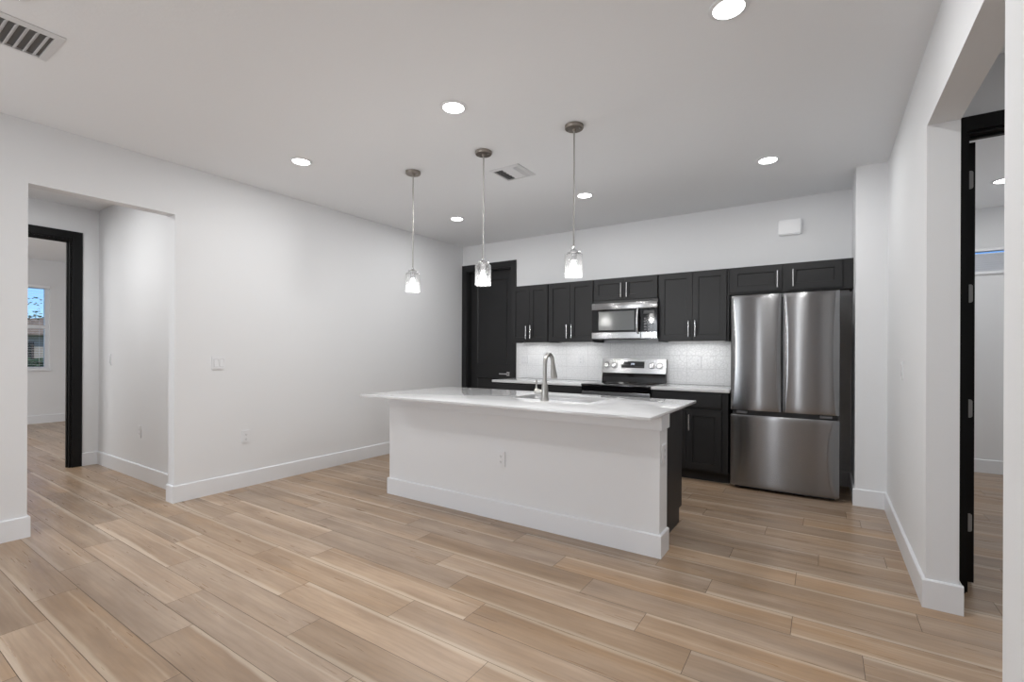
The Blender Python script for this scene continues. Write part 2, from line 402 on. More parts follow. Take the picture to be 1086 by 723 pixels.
# ---- floor
known = {-1: -3.055, 0: -3.324, 1: -2.44, 2: -2.746, 3: -1.994, 4: -2.36, 5: -1.74, 6: -1.423, 7: -1.683, 8: -0.718, 9: -1.075,
         10: -1.337, 11: -1.733, 12: 0.38, 13: -0.128, 14: -0.487, 15: -0.023, 17: -0.342, 18: -0.79, 19: -0.124, 21: 0.15}
bm = bmesh.new(); box(bm, -11.45, 4.0, -3.7, 7.1, -0.06, -0.003, mi=1)
uvl = bm.loops.layers.uv.new('metres'); cl = bm.loops.layers.float_color.new('rnd')
W, L, gp = 0.1805, 1.215, 0.0011
for k in range(-25, 36):
    ya, yb = 0.672 + k * W, 0.672 + (k + 1) * W
    if yb < -3.7 or ya > 7.1: continue
    off = known.get(k, random.uniform(0, L))
    j = math.floor((-11.45 - off) / L)
    while off + j * L < 4.0:
        xa, xb = off + j * L, off + (j + 1) * L; j += 1
        rr = (random.random(), random.random(), random.random(), 1); flip = random.random() < 0.5
        pts = [(xa + gp, ya + gp), (xb - gp, ya + gp), (xb - gp, yb - gp), (xa + gp, yb - gp)]
        vs = [bm.verts.new((min(max(x, -11.45), 4.0), min(max(y, -3.7), 7.1), 0.0)) for x, y in pts]
        if vs[1].co.x - vs[0].co.x < 0.01 or vs[2].co.y - vs[1].co.y < 0.01:
            for v in vs: bm.verts.remove(v)
            continue
        f = bm.faces.new(vs)
        for lp in f.loops:
            u_, v_ = lp.vert.co.x - xa, lp.vert.co.y - ya
            lp[uvl].uv = (u_, (W - v_) if flip else v_); lp[cl] = rr
struct('floor', bm, [M['floor'], M['joint']])

# ---- ceiling
struct('ceiling', B(-11.45, 4.0, -3.7, 7.12, H, H + 0.12), M['ceil'])

# ---- walls
bm = wall_with_holes(bmesh.new(), 'y', -3.6, YB + 0.12, XLo, XL, H, [(Y1, Y2, 0, 2.40)])
struct('wall_left', bm, M['wall'])
PX0, PX1, PZ = -4.427, -3.644, 2.452
bm = wall_with_holes(bmesh.new(), 'x', XL, XRo, YB, YB + 0.14, H, [(PX0, PX1, 0, PZ)])
struct('wall_back', bm, M['wall'])
bm = wall_with_holes(bmesh.new(), 'y', -3.6, 4.8875, XR, XRo, H, [(YJ0, YJ1, 0, 2.412)])
box(bm, 0.2204, XRo, 4.8875, YB, 0, H)
struct('wall_right', bm, M['wall'])
bm = wall_with_holes(bmesh.new(), 'x', XLo, XRo, -3.72, -3.6, H, [(-4.4, -2.7, 0.02, 2.35), (-1.27, -1.03, 0.28, 2.32)])  # both openings are invented, made for the added rear lights
struct('wall_rear', bm, M['wall'])
# hall on the left, bedroom beyond
struct('wall_hall', B(XD - 0.115, XLo, YH, YH + 0.115, 0, H), M['wall'])
struct('wall_hall_rear', B(XD - 0.115, XLo, -1.6, -1.5, 0, H), M['wall'])
bm = wall_with_holes(bmesh.new(), 'y', -1.5, 4.0, XD - 0.115, XD, H, [(0.85, 1.672, 0, 2.458)])
struct('wall_bedroom_inner', bm, M['wall'])
WZ0, WZ1, WY0, WY1 = 0.92, 2.385, 1.53, 2.50
bm = wall_with_holes(bmesh.new(), 'y', -1.6, 4.1, XF - 0.15, XF, H, [(WY0, WY1, WZ0, WZ1)])
struct('wall_bedroom_outer', bm, M['wall'])
struct('wall_bedroom_far', B(XF, XD - 0.115, 4.0, 4.1, 0, H), M['wall'])
struct('wall_bedroom_rear', B(XF, XD - 0.115, -1.6, -1.5, 0, H), M['wall'])
# side hall and side room on the right
RX0, RX1, RZ = 0.631, 1.43, 2.448
bm = wall_with_holes(bmesh.new(), 'x', XRo, 3.9, YD, YD + 0.115, H, [(RX0, RX1, 0, RZ)])
struct('wall_side_hall', bm, M['wall'])
struct('wall_side_hall_near', B(XRo, 3.9, 1.3, 1.4, 0, H), M['wall'])
struct('wall_side_hall_end', B(2.9, 3.0, 1.4, YD, 0, H), M['wall'])
VX0, VX1, VZ0, VZ1 = 1.12, 2.33, 2.128, 2.40
bm = wall_with_holes(bmesh.new(), 'x', XRo, 3.9, 7.0, 7.14, H, [(VX0, VX1, VZ0, VZ1)])
struct('wall_side_room_far', bm, M['wall'])
struct('wall_side_room_left', B(XRo, 0.60, YD + 0.115, 7.0, 0, H), M['wall'])
struct('wall_side_room_end', B(3.9, 4.0, 1.3, 7.14, 0, H), M['wall'])

# ---- baseboards
BH, BT = 0.142, 0.015
def bboard(bm, axis, a0, a1, f, s):
    """face plane at f, board standing out by BT in direction s"""
    pr = [(f, 0), (f + s * BT, 0), (f + s * BT, BH - 0.006), (f + s * (BT - 0.006), BH), (f, BH)]
    if axis == 'y':
        prism(bm, pr, 'y', a0, a1)
    else:
        prism(bm, pr, 'x', a0, a1)
    return bm
bm = bmesh.new()
bboard(bm, 'y', Y2, YB, XL, 1); bboard(bm, 'x', XLo, XL + BT, Y2, -1); bboard(bm, 'y', -3.6, Y1, XL, 1); bboard(bm, 'x', XLo, XL + BT, Y1, 1)
struct('baseboard_left', bm, M['trim'])
bm = bmesh.new(); bboard(bm, 'x', XD, XLo, YH, -1)
struct('baseboard_hall', bm, M['trim'])
bm = bmesh.new(); bboard(bm, 'y', 1.757, YH, XD, 1); bboard(bm, 'y', -1.5, 0.765, XD, 1)
struct('baseboard_hall_end', bm, M['trim'])
bm = bmesh.new(); bboard(bm, 'y', -1.5, 4.0, XF, 1); bboard(bm, 'x', XF, XD - 0.115, 4.0, -1)
struct('baseboard_bedroom', bm, M['trim'])
bm = bmesh.new()
bboard(bm, 'y', YJ1, 4.8875 - BT, XR, -1); bboard(bm, 'x', XR - BT, XRo + BT, YJ1, -1); bboard(bm, 'y', YJ1, YD - 0.022, XRo, 1)
bboard(bm, 'x', 0.2204 - BT, XR, 4.8875, -1); bboard(bm, 'y', 4.8875, YB, 0.2204, -1)
bboard(bm, 'y', -3.6, YJ0, XR, -1); bboard(bm, 'x', XR - BT, XRo, YJ0, 1)
struct('baseboard_right', bm, M['trim'])
bm = bmesh.new(); bboard(bm, 'x', 0.0, 0.2204, YB, -1); bboard(bm, 'x', PX0 - 0.087, PX0 - 0.0865, YB, -1)
struct('baseboard_back', bm, M['trim'])
bm = bmesh.new(); bboard(bm, 'x', 0.60, 3.9, 7.0, -1)
struct('baseboard_side_room', bm, M['trim'])

# ---- door casings (black / charcoal)
def casing_x(bm, x0, x1, zt, yf, s, w, t, depth, mi=0):
    """opening x0..x1, height zt, casing face standing out of yf by t towards s*Y; jamb liner depth"""
    yo = yf + s * t
    box(bm, x0 - w, x0 + 0.0, yf, yo, 0, zt + w); box(bm, x1, x1 + w, yf, yo, 0, zt + w); box(bm, x0, x1, yf, yo, zt, zt + w)
    j = 0.012
    box(bm, x0 - 0.0005, x0 + j, yf, yf - s * depth, 0, zt); box(bm, x1 - j, x1 + 0.0005, yf, yf - s * depth, 0, zt); box(bm, x0 + j, x1 - j, yf, yf - s * depth, zt - j, zt)
    return bm
bm = casing_x(bmesh.new(), PX0, PX1, PZ, YB, -1, 0.087, 0.018, 0.14)
struct('door_1_casing', bm, M['chardoor'], smooth=True); 
bpy.data.objects['door_1_casing'].name = 'trim_1'
bm = bmesh.new(); w = 0.088
box(bm, XD, XD + 0.02, 1.672, 1.672 + w, 0, 2.458 + w, 0.002); box(bm, XD, XD + 0.02, 0.85 - w, 0.85, 0, 2.458 + w, 0.002); box(bm, XD, XD + 0.02, 0.85, 1.672, 2.458, 2.458 + w, 0.002)
box(bm, XD - 0.12, XD, 1.655, 1.6725, 0, 2.458); box(bm, XD - 0.12, XD, 0.8495, 0.867, 0, 2.458); box(bm, XD - 0.12, XD, 0.867, 1.655, 2.441, 2.458)
box(bm, XD - 0.07, XD - 0.035, 1.643, 1.656, 0, 2.441); box(bm, XD - 0.07, XD - 0.035, 0.866, 0.879, 0, 2.441); box(bm, XD - 0.07, XD - 0.035, 0.879, 1.643, 2.429, 2.442)
struct('trim_2', bm, M['blackdoor'], smooth=True)
bm = bmesh.new(); w = 0.085
casing_x(bm, RX0, RX1, RZ, YD, -1, 0.0745, 0.02, 0.115)
box(bm, RX0 + 0.012, RX1 - 0.012, YD + 0.045, YD + 0.075, RZ - 0.026, RZ - 0.012)
struct('trim_3', bm, M['blackdoor'], smooth=True)

# ---- pantry door (structure) with its lever
D1 = YB + 0.08
bm = panel_front(bmesh.new(), PX0 + 0.014, PX1 - 0.014, 0.01, PZ - 0.015, D1, 0.035,
                 [(PX0 + 0.125, PX1 - 0.125, 1.08, 2.31), (PX0 + 0.125, PX1 - 0.125, 0.22, 0.885)], 0.012, 0.016, -1)
door1 = struct('door_1', bm, M['chardoor'])
bm = bmesh.new(); lx = -3.742
box(bm, lx - 0.028, lx + 0.028, D1 - 0.009, D1, 0.925, 0.981, 0.002)
lathe(bm, [(0.011, 0), (0.011, 0.04)], (lx, D1 - 0.008, 0.953), (0, -1, 0), 16)
box(bm, lx - 0.125, lx + 0.014, D1 - 0.057, D1 - 0.043, 0.943, 0.963, 0.003)
obj('door_lever', bm, M['chrome'], door1, 'satin chrome lever on a square rose')

# ---- side-room door standing open, hinge edge to the hall
bm = bmesh.new()
box(bm, RX0 + 0.026, RX0 + 0.061, YD + 0.130, YD + 0.89, 0.012, 2.43, 0.0015)
door2 = struct('door_2', bm, M['blackdoor'], smooth=True)
for hz in (2.225, 1.60, 0.967, 0.34):
    bm = prism(bmesh.new(), [(RX0 + 0.0285 + px, hz + pz) for px, pz in rrect(0, 0.024, -0.05, 0.05, 0.011, 4)], 'y', YD + 0.1275, YD + 0.1299)
    tube(bm, [(RX0 + 0.0275, YD + 0.125, hz - 0.05), (RX0 + 0.0275, YD + 0.125, hz + 0.05)], 0.0055, 10)
    obj('hinge', bm, M['hinge'], door2, 'brushed nickel hinge leaf')

# ---- windows
# bedroom window
bm = bmesh.new(); fw = 0.055; fx0, fx1 = XF - 0.11, XF - 0.04
box(bm, fx0, fx1, WY1 - fw, WY1, WZ0, WZ1); box(bm, fx0, fx1, WY0, WY0 + fw, WZ0, WZ1); box(bm, fx0, fx1, WY0 + fw, WY1 - fw, WZ0, WZ0 + fw); box(bm, fx0, fx1, WY0 + fw, WY1 - fw, WZ1 - fw, WZ1)
box(bm, fx0 + 0.01, fx1 + 0.005, WY0 + fw, WY1 - fw, 1.63, 1.695)
w1 = struct('window_1', bm, M['vinyl'])
obj('glass_pane', B(XF - 0.085, XF - 0.08, WY0 + fw, WY1 - fw, WZ0 + fw, 1.63), M['winglass'], w1)
obj('glass_pane', B(XF - 0.085, XF - 0.08, WY0 + fw, WY1 - fw, 1.695, WZ1 - fw), M['winglass'], w1)
obj('window_sill', B(XF - 0.04, XF + 0.02, WY0 - 0.02, WY1 + 0.02, WZ0 - 0.02, WZ0 + 0.001, 0.003), M['trim'], w1)
def blinds(name, label, axis, a0, a1, f, s, zt, zb, pitch, head=0.06, tilt=0.25, dpt=0.045, over=0.0, first=0.02):
    t = thing(name, label, 'window blind', ((f, (a0 + a1) / 2, zb) if axis == 'y' else ((a0 + a1) / 2, f, zb)))
    def bx(bm, lo, hi, d0, d1, z0, z1):
        if axis == 'y': box(bm, f + s * d0, f + s * d1, lo, hi, z0, z1)
        else: box(bm, lo, hi, f + s * d0, f + s * d1, z0, z1)
    bm = bmesh.new(); bx(bm, a0 - over, a1 + over, -0.005, 0.05, zt, zt + head); obj('valance', bm, M['vinyl'], t)
    bm = bmesh.new(); z = zt - first
    while z > zb + 0.02:
        h = dpt * tilt / 2
        pr = [(f + s * 0.003, z - h), (f + s * (0.003 + dpt), z + h), (f + s * (0.003 + dpt), z + h + 0.0022), (f + s * 0.003, z - h + 0.0022)]
        prism(bm, pr, 'y' if axis == 'y' else 'x', a0 + 0.004, a1 - 0.004); z -= pitch
    obj('slats', bm, M['vinyl'], t)
    bm = bmesh.new(); bx(bm, a0 + 0.004, a1 - 0.004, 0.008, 0.045, zb, zb + 0.018); obj('bottom_rail', bm, M['vinyl'], t)
    for q in (a0 + 0.12, a1 - 0.12):
        bm = bmesh.new(); bx(bm, q - 0.001, q + 0.001, 0.003, 0.005, zb + 0.01, zt); obj('ladder_cord', bm, M['vinyl'], t)
    return t
blinds('window_blind', 'open white slatted blind on the bedroom window looking onto the garden', 'y', WY0 + 0.004, WY1 - 0.004, XF - 0.034, 1, WZ1 - 0.05, WZ0 + 0.004, 0.042, 0.048, 0.0, 0.03)
# high window of the side room
bm = bmesh.new(); fw = 0.03
box(bm, VX0, VX1, 7.06, 7.12, VZ0, VZ0 + fw); box(bm, VX0, VX1, 7.06, 7.12, VZ1 - fw, VZ1); box(bm, VX0, VX0 + fw, 7.06, 7.12, VZ0 + fw, VZ1 - fw); box(bm, VX1 - fw, VX1, 7.06, 7.12, VZ0 + fw, VZ1 - fw)
w3 = struct('window_2', bm, M['vinyl'])
obj('glass_pane', B(VX0 + fw, VX1 - fw, 7.085, 7.09, VZ0 + fw, VZ1 - fw), M['winglass'], w3)
obj('window_sill', B(VX0 - 0.02, VX1 + 0.02, 6.98, 7.06, VZ0 - 0.015, VZ0 + 0.001, 0.003), M['trim'], w3)
M['slat_blue'] = mat('white_slat', (0.62, 0.66, 0.69), 0.4)
t = blinds('window_blind', 'closed slatted blind on the narrow high window beyond the black door frame', 'x', VX0 + 0.004, VX1 - 0.004, 7.055, -1, VZ1 - 0.035, VZ0 + 0.002, 0.022, 0.033, 0.95, 0.022, 0.0, 0.036)
# added glass door, unseen behind the camera, frames the rear fill light
bm = bmesh.new()
for xx in (-4.4, -3.585, -2.77): box(bm, xx, xx + 0.07, -3.69, -3.62, 0.02, 2.35)
box(bm, -4.33, -2.77, -3.69, -3.62, 0.02, 0.09); box(bm, -4.33, -2.77, -3.69, -3.62, 2.28, 2.35)
struct('window_3', bm, M['vinyl'])
for n_, sx_ in ((4, -1.15),):  # added narrow window, unseen, goes with the refrigerator streak light
    bm = bmesh.new(); box(bm, sx_ - 0.12, sx_ - 0.1, -3.69, -3.62, 0.28, 2.32); box(bm, sx_ + 0.1, sx_ + 0.12, -3.69, -3.62, 0.28, 2.32); box(bm, sx_ - 0.1, sx_ + 0.1, -3.69, -3.62, 0.28, 0.3); box(bm, sx_ - 0.1, sx_ + 0.1, -3.69, -3.62, 2.3, 2.32)
    struct('window_%d' % n_, bm, M['vinyl'])

# ================================================================== KITCHEN
YU = 5.188
def pull(parent, x, z0, z1, y, s=-1, horiz=False, label=None):
    bm = bmesh.new(); r = 0.0065
    if not horiz:
        tube(bm, [(x, y + s * 0.032, z0), (x, y + s * 0.032, z1)], r, 12)
        for zz in (z0 + 0.022, z1 - 0.022): tube(bm, [(x, y - s * 0.0, zz), (x, y + s * 0.032, zz)], 0.0042, 8)
    return obj('handle', bm, M['chrome'], parent, label or 'satin metal bar pull')
def shaker(parent, name, x0, x1, z0, z1, y, s=-1, rail=0.06, mt=None):
    rx = rail
    rz = rail if (z1 - z0) > 0.2 else 0.0
    rects = [(x0 + rx, x1 - rx, z0 + rz, z1 - rz)] if rz else []
    return obj(name, panel_front(bmesh.new(), x0, x1, z0, z1, y, 0.019, rects, 0.009, 0.003, s), mt or M['char'], parent, smooth=False)

def wall_cabinet(label, x0, x1, z0, z1, doors, pulls, rail=0.058, group=None, under=None):
    t = thing('wall_cabinet', label, 'cabinet', ((x0 + x1) / 2, (YU + YB) / 2, z0), 0, group)
    bm = bmesh.new()
    y0, y1 = YU + 0.0205, YB - 0.001
    # hollow-bottomed carcass: sides, top, floor raised above the face frame's lower edge
    box(bm, x0, x0 + 0.018, y0, y1, z0, z1); box(bm, x1 - 0.018, x1, y0, y1, z0, z1)
    box(bm, x0 + 0.018, x1 - 0.018, y0, y1, z1 - 0.018, z1); box(bm, x0 + 0.018, x1 - 0.018, y0 + 0.019, y1, z0 + 0.022, z0 + 0.04)
    box(bm, x0 + 0.018, x1 - 0.018, y1 - 0.012, y1, z0 + 0.04, z1 - 0.018)
    box(bm, x0 + 0.018, x1 - 0.018, y0, y0 + 0.019, z0, z0 + 0.04); box(bm, x0 + 0.018, x1 - 0.018, y0, y0 + 0.019, z1 - 0.05, z1 - 0.018)
    if len(doors) > 1: 
        c = (doors[0][1] + doors[1][0]) / 2; hw = max(0.02, (doors[1][0] - doors[0][1]) / 2 + 0.01)
        box(bm, c - hw, c + hw, y0, y0 + 0.019, z0 + 0.04, z1 - 0.05)
    if x1 - doors[-1][1] > 0.03: box(bm, doors[-1][1] - 0.01, x1 - 0.018, y0, y0 + 0.019, z0 + 0.04, z1 - 0.05)
    obj('carcass', bm, M['char'], t, smooth=False)
    for (a, b, c, d), (px, p0, p1) in zip(doors, pulls):
        dr = shaker(t, 'door', a, b, c, d, YU, -1, rail)
        pull(dr, px, p0, p1, YU)
    return t
UZ0, UZ1 = 1.385, 2.119
def two(x0, x1, z0, z1, mid=None, g=0.004, m=0.007):
    c = (x0 + x1) / 2 if mid is None else mid
    return [(x0 + m, c - g / 2, z0, z1), (c + g / 2, x1 - m, z0, z1)]
wall_cabinet('charcoal wall cabinet with two tall doors, next to the charcoal pantry door', -3.42, -2.8735, UZ0, UZ1, two(-3.42, -2.8735, UZ0 + 0.012, UZ1 - 0.01), [(-3.181, 1.436, 1.598), (-3.115, 1.436, 1.598)], group='charcoal wall cabinets')
wall_cabinet('charcoal wall cabinet with two tall doors, just left of the microwave', -2.8715, -2.268, UZ0, UZ1, two(-2.8715, -2.268, UZ0 + 0.012, UZ1 - 0.01), [(-2.603, 1.436, 1.598), (-2.537, 1.436, 1.598)], group='charcoal wall cabinets')
wall_cabinet('short charcoal two-door cabinet mounted directly above the microwave', -2.264, -1.512, 1.860, UZ1, two(-2.264, -1.512, 1.868, UZ1 - 0.01), [(-1.921, 1.889, 2.054), (-1.855, 1.889, 2.054)], 0.055, group='charcoal wall cabinets')
wall_cabinet('charcoal wall cabinet with two tall doors, between microwave and refrigerator', -1.508, -0.80, UZ0, UZ1, [(-1.497, -1.153, UZ0 + 0.012, UZ1 - 0.01), (-1.149, -0.822, UZ0 + 0.012, UZ1 - 0.01)], [(-1.184, 1.434, 1.600), (-1.118, 1.434, 1.600)], group='charcoal wall cabinets')
wall_cabinet('short wide charcoal cabinet above the refrigerator', -0.797, 0.2195, 1.850, UZ1, [(-0.782, -0.335, 1.868, UZ1 - 0.01), (-0.278, 0.138, 1.868, UZ1 - 0.01)], [(-0.371, 1.892, 2.054), (-0.243, 1.892, 2.054)], 0.06, group='charcoal wall cabinets')

# under-cabinet lamps
def ucl(x0, x1, label, pw):
    t = thing('under_cabinet_lamp', label, 'lamp', ((x0 + x1) / 2, 5.36, UZ0 - 0.0), 0, 'lamps under the wall cabinets')
    obj('lamp_housing', B(x0, x1, 5.335, 5.385, UZ0 + 0.006, UZ0 + 0.0215, 0.002), M['plastic'], t)
    obj('diffuser', B(x0 + 0.01, x1 - 0.01, 5.341, 5.379, UZ0 + 0.002, UZ0 + 0.006), M['ledbar'], t)
    area_light('under_cabinet_glow', (0, 0, 0.0), (0, 0, 0), x1 - x0 - 0.02, 0.04, pw * 0.4, (1, 0.985, 0.96), parent=t)
    return t
ucl(-3.36, -2.94, 'slim lit lamp under the wall cabinet beside the pantry door', 1.6)
ucl(-2.80, -2.33, 'slim lit lamp under the wall cabinet left of the microwave', 1.4)
ucl(-1.44, -0.86, 'slim lit lamp under the wall cabinet between microwave and refrigerator', 2.2)

# backsplash
bm = B(-3.504, -0.79, YB - 0.009, YB - 0.0005, 0.916, UZ0 - 0.001)
tag(obj('tile_backsplash', bm, M['tile'], smooth=False), 'white embossed tile backsplash between back countertops and wall cabinets', 'backsplash')

# base cabinets
def base_cabinet(label, x0, x1, fronts, end_x=None, s=-1, yfront=4.9, yback=YB - 0.001, ztop=0.884, group='charcoal base cabinets'):
    """fronts: list of ('drawer'|'door', x0, x1, z0, z1, pull or None)"""
    t = thing('base_cabinet', label, 'cabinet', ((x0 + x1) / 2, (yfront + yback) / 2, 0), 0, group)
    bm = bmesh.new(); yc = yfront - s * 0.0205
    box(bm, x0, x1, yc, yback, 0.105, ztop, 0.001)
    box(bm, x0, x1, yc - s * 0.075, yback, 0.0, 0.105)
    obj('carcass', bm, M['char'], t, smooth=False)
    for kind, a, b, c, d, pl in fronts:
        dr = shaker(t, kind, a, b, c, d, yfront, s, 0.058)
        if pl: pull(dr, pl[0], pl[1], pl[2], yfront, s)
    return t
base_cabinet('charcoal base cabinet with one drawer over one door, beside the refrigerator', -1.493, -0.76,
             [('drawer', -1.483, -0.818, 0.734, 0.866, None), ('door', -1.127 - 0.012, -0.818, 0.125, 0.703, (-1.112, 0.503, 0.658)), ('door', -1.483, -1.143, 0.125, 0.703, (-1.455, 0.503, 0.658))])
base_cabinet('charcoal base cabinet beneath the left back countertop, beside the range', -3.47, -2.272,
             [('drawer', -3.46, -2.873, 0.734, 0.866, None), ('drawer', -2.869, -2.282, 0.734, 0.866, None)] +
             [('door', -3.46 + k * 0.2945, -3.46 + k * 0.2945 + 0.2905, 0.125, 0.703, (-3.46 + k * 0.2945 + (0.262 if k % 2 == 0 else 0.028), 0.503, 0.658)) for k in range(4)])
CT0, CT1 = 0.885, 0.915
def top(bm, x0, x1, y0, y1, z0, z1): return box(bm, x0, x1, y0, y1, z0, z1, 0.003, 2)
tag(obj('countertop', top(bmesh.new(), -3.504, -2.268, 4.876, YB - 0.0095, CT0, CT1), M['quartz']), 'white quartz countertop left of the range against the tiled wall', 'countertop')
tag(obj('countertop', top(bmesh.new(), -1.489, -0.742, 4.876, YB - 0.0095, CT0, CT1), M['quartz']), 'white quartz countertop right of the range, beside the refrigerator', 'countertop')

# ---- microwave
MX0, MX1, MY, MZ0, MZ1 = -2.256, -1.497, 5.12, 1.422, 1.826
t = thing('microwave', 'stainless and black over-the-range microwave under the short cabinet', 'microwave', (-1.87, 5.3, MZ0))
bm = bmesh.new(); box(bm, MX0 + 0.004, MX1 - 0.004, MY + 0.045, YB - 0.0095, MZ0 + 0.006, 1.858, 0.002)
obj('body', bm, M['blackplastic'], t)
xd = -1.676
bm = bmesh.new()
box(bm, MX0, MX1, MY, MY + 0.044, 1.752, MZ1, 0.004, 2)
obj('top_band', bm, M['steel2'], t)
bm = bmesh.new(); box(bm, MX0, xd - 0.001, MY, MY + 0.044, MZ0, 1.494, 0.003); obj('lower_band', bm, M['steel2'], t)
bm = bmesh.new(); box(bm, xd + 0.002, MX1, MY, MY + 0.044, MZ0, 1.494, 0.003); obj('lower_band', bm, M['steel2'], t)
dr = obj('door', panel_front(bmesh.new(), MX0 + 0.001, xd - 0.001, 1.495, 1.751, MY + 0.001, 0.04, [(-2.175, -1.745, 1.512, 1.735)], 0.003, 0.003), M['blackglass'], t, smooth=False)
M['mwwin'] = mat('microwave_window_mesh', (0.10, 0.105, 0.105), 0.15)
obj('window', B(-2.170, -1.750, MY + 0.0015, MY + 0.004, 1.517, 1.730), M['mwwin'], dr, smooth=False)
bm = tube(bmesh.new(), [(-1.706, MY + 0.0, 1.480), (-1.706, MY - 0.028, 1.500), (-1.706, MY - 0.04, 1.56), (-1.706, MY - 0.043, 1.61), (-1.706, MY - 0.04, 1.66), (-1.706, MY - 0.028, 1.73), (-1.706, MY, 1.752)], 0.0125, 12)
obj('handle', bm, M['chrome'], dr)
cp = obj('control_panel', B(xd + 0.002, MX1 - 0.001, MY + 0.001, MY + 0.04, 1.495, 1.751, 0.001), M['blackglass'], t, smooth=False)
bm = bmesh.new()
for r in range(5):
    for c in range(3): box(bm, -1.640 + c * 0.042, -1.616 + c * 0.042, MY - 0.0002, MY + 0.0012, 1.510 + r * 0.03, 1.524 + r * 0.03)
obj('button_pad', bm, M['greyplastic'], cp, smooth=False)
obj('display', B(-1.645, -1.53, MY - 0.0003, MY + 0.0012, 1.69, 1.725), M['blackplastic'], cp, smooth=False)
bm = bmesh.new(); box(bm, MX0 + 0.12, MX1 - 0.2, MY + 0.05, MY + 0.35, MZ0 - 0.008, MZ0 + 0.006, 0.002); obj('grease_filter', bm, M['greyplastic'], t)
for ua, ub in ((MX1 - 0.16, MX1 - 0.01), (MX0 + 0.01, MX0 + 0.11)): obj('underside_vent', B(ua, ub, MY + 0.06, MY + 0.18, MZ0 - 0.006, MZ0 + 0.006, 0.002), M['steel2'], t)

# ---- range
RGX0, RGX1, RGY = -2.265, -1.4925, 4.866
t = thing('electric_range', 'stainless electric range with black glass cooktop and four-knob back panel', 'stove', (-1.878, 5.2, 0))
bm = bmesh.new(); box(bm, RGX0 + 0.004, RGX1 - 0.004, RGY + 0.042, YB - 0.03, 0.03, 0.893, 0.002)
for xx in (RGX0 + 0.05, RGX1 - 0.05):
    for yy in (RGY + 0.1, YB - 0.09): lathe(bm, [(0.018, 0), (0.018, 0.035)], (xx, yy, 0), seg=12)
obj('body', bm, M['blackplastic'], t)
ck = obj('cooktop', B(RGX0, RGX1, RGY - 0.012, YB - 0.075, 0.8935, 0.918, 0.005, 2), M['blackglass'], t)
M['ring'] = mat('burner_ring_print', (0.09, 0.09, 0.09), 0.25)
for bx_, by_, br_ in ((-2.07, 5.05, 0.105), (-1.69, 5.05, 0.085), (-2.07, 5.3, 0.08), (-1.69, 5.3, 0.1)):
    bm = bmesh.new(); lathe(bm, [(br_ - 0.003, 0), (br_ - 0.003, 0.0006), (br_, 0.0006), (br_, 0)], (bx_, by_, 0.918), seg=40, cap0=False, cap1=False)
    obj('burner_ring', bm, M['ring'], ck)
bm = bmesh.new(); box(bm, RGX0 + 0.004, RGX1 - 0.004, RGY, RGY + 0.04, 0.775, 0.838, 0.004); obj('front_band', bm, M['steel2'], t)
obj('vent_gap', B(RGX0 + 0.004, RGX1 - 0.004, RGY + 0.004, RGY + 0.04, 0.840, 0.892), M['blackglass'], t)
dr = obj('oven_door', panel_front(bmesh.new(), RGX0 + 0.004, RGX1 - 0.004, 0.235, 0.772, RGY, 0.04, [(RGX0 + 0.11, RGX1 - 0.11, 0.33, 0.63)], 0.003, 0.003), M['steel2'], t, smooth=False)
obj('oven_window', B(RGX0 + 0.115, RGX1 - 0.115, RGY + 0.0005, RGY + 0.003, 0.335, 0.625), M['blackglass'], dr)
bm = tube(bmesh.new(), [(RGX0 + 0.06, RGY - 0.05, 0.715), (RGX1 - 0.06, RGY - 0.05, 0.715)], 0.012, 14)
for xx in (RGX0 + 0.09, RGX1 - 0.09): tube(bm, [(xx, RGY, 0.715), (xx, RGY - 0.05, 0.715)], 0.009, 10)
obj('handle', bm, M['chrome'], dr)
obj('storage_drawer', B(RGX0 + 0.004, RGX1 - 0.004, RGY, RGY + 0.04, 0.06, 0.230, 0.004), M['steel2'], t)
# back guard: black riser, tilted stainless panel
BG = 5.45
bm = prism(bmesh.new(), [(BG - 0.012, 0.918), (BG + 0.064, 0.918), (BG + 0.064, 1.02), (BG + 0.012, 1.02), (BG - 0.004, 0.975)], 'x', RGX0 + 0.006, RGX1 - 0.006)
obj('backguard_riser', bm, M['blackglass'], t, smooth=False)
bm = prism(bmesh.new(), [(BG - 0.006, 1.021), (BG + 0.064, 1.021), (BG + 0.064, 1.189), (BG + 0.016, 1.189)], 'x', RGX0 + 0.004, RGX1 - 0.001)
gp_ = obj('control_panel', bm, M['steel2'], t, smooth=False)
tl = math.atan2(0.022, 0.168)
def onpanel(z): return BG - 0.006 + (z - 1.021) * 0.022 / 0.168
ax = Vector((0, -math.cos(tl), math.sin(tl)))
for kx in (-2.196, -2.104, -1.652, -1.562):
    z = 1.112; c = (kx, onpanel(z), z)
    bm = lathe(bmesh.new(), [(0.033, 0), (0.033, 0.003), (0.0255, 0.005), (0.0245, 0.026), (0.0225, 0.029)], c, ax, 24)
    k = obj('knob', bm, M['chrome'], gp_)
    obj('knob_skirt', lathe(bmesh.new(), [(0.038, -0.001), (0.038, 0.0022), (0.034, 0.0025)], c, ax, 28), M['greyplastic'], k)
    bm = bmesh.new(); z2 = z; box(bm, kx - 0.0025, kx + 0.0025, onpanel(z2) - 0.034, onpanel(z2) - 0.026, z2 - 0.012 + 0.004, z2 + 0.016 + 0.004)
    obj('pointer', bm, M['blackplastic'], k)
bm = prism(bmesh.new(), [(onpanel(1.083) - 0.002, 1.083), (onpanel(1.160) - 0.002, 1.160), (onpanel(1.160) + 0.004, 1.160), (onpanel(1.083) + 0.004, 1.083)], 'x', -2.020, -1.742)
ds = obj('display_window', bm, M['blackglass'], gp_, smooth=False)
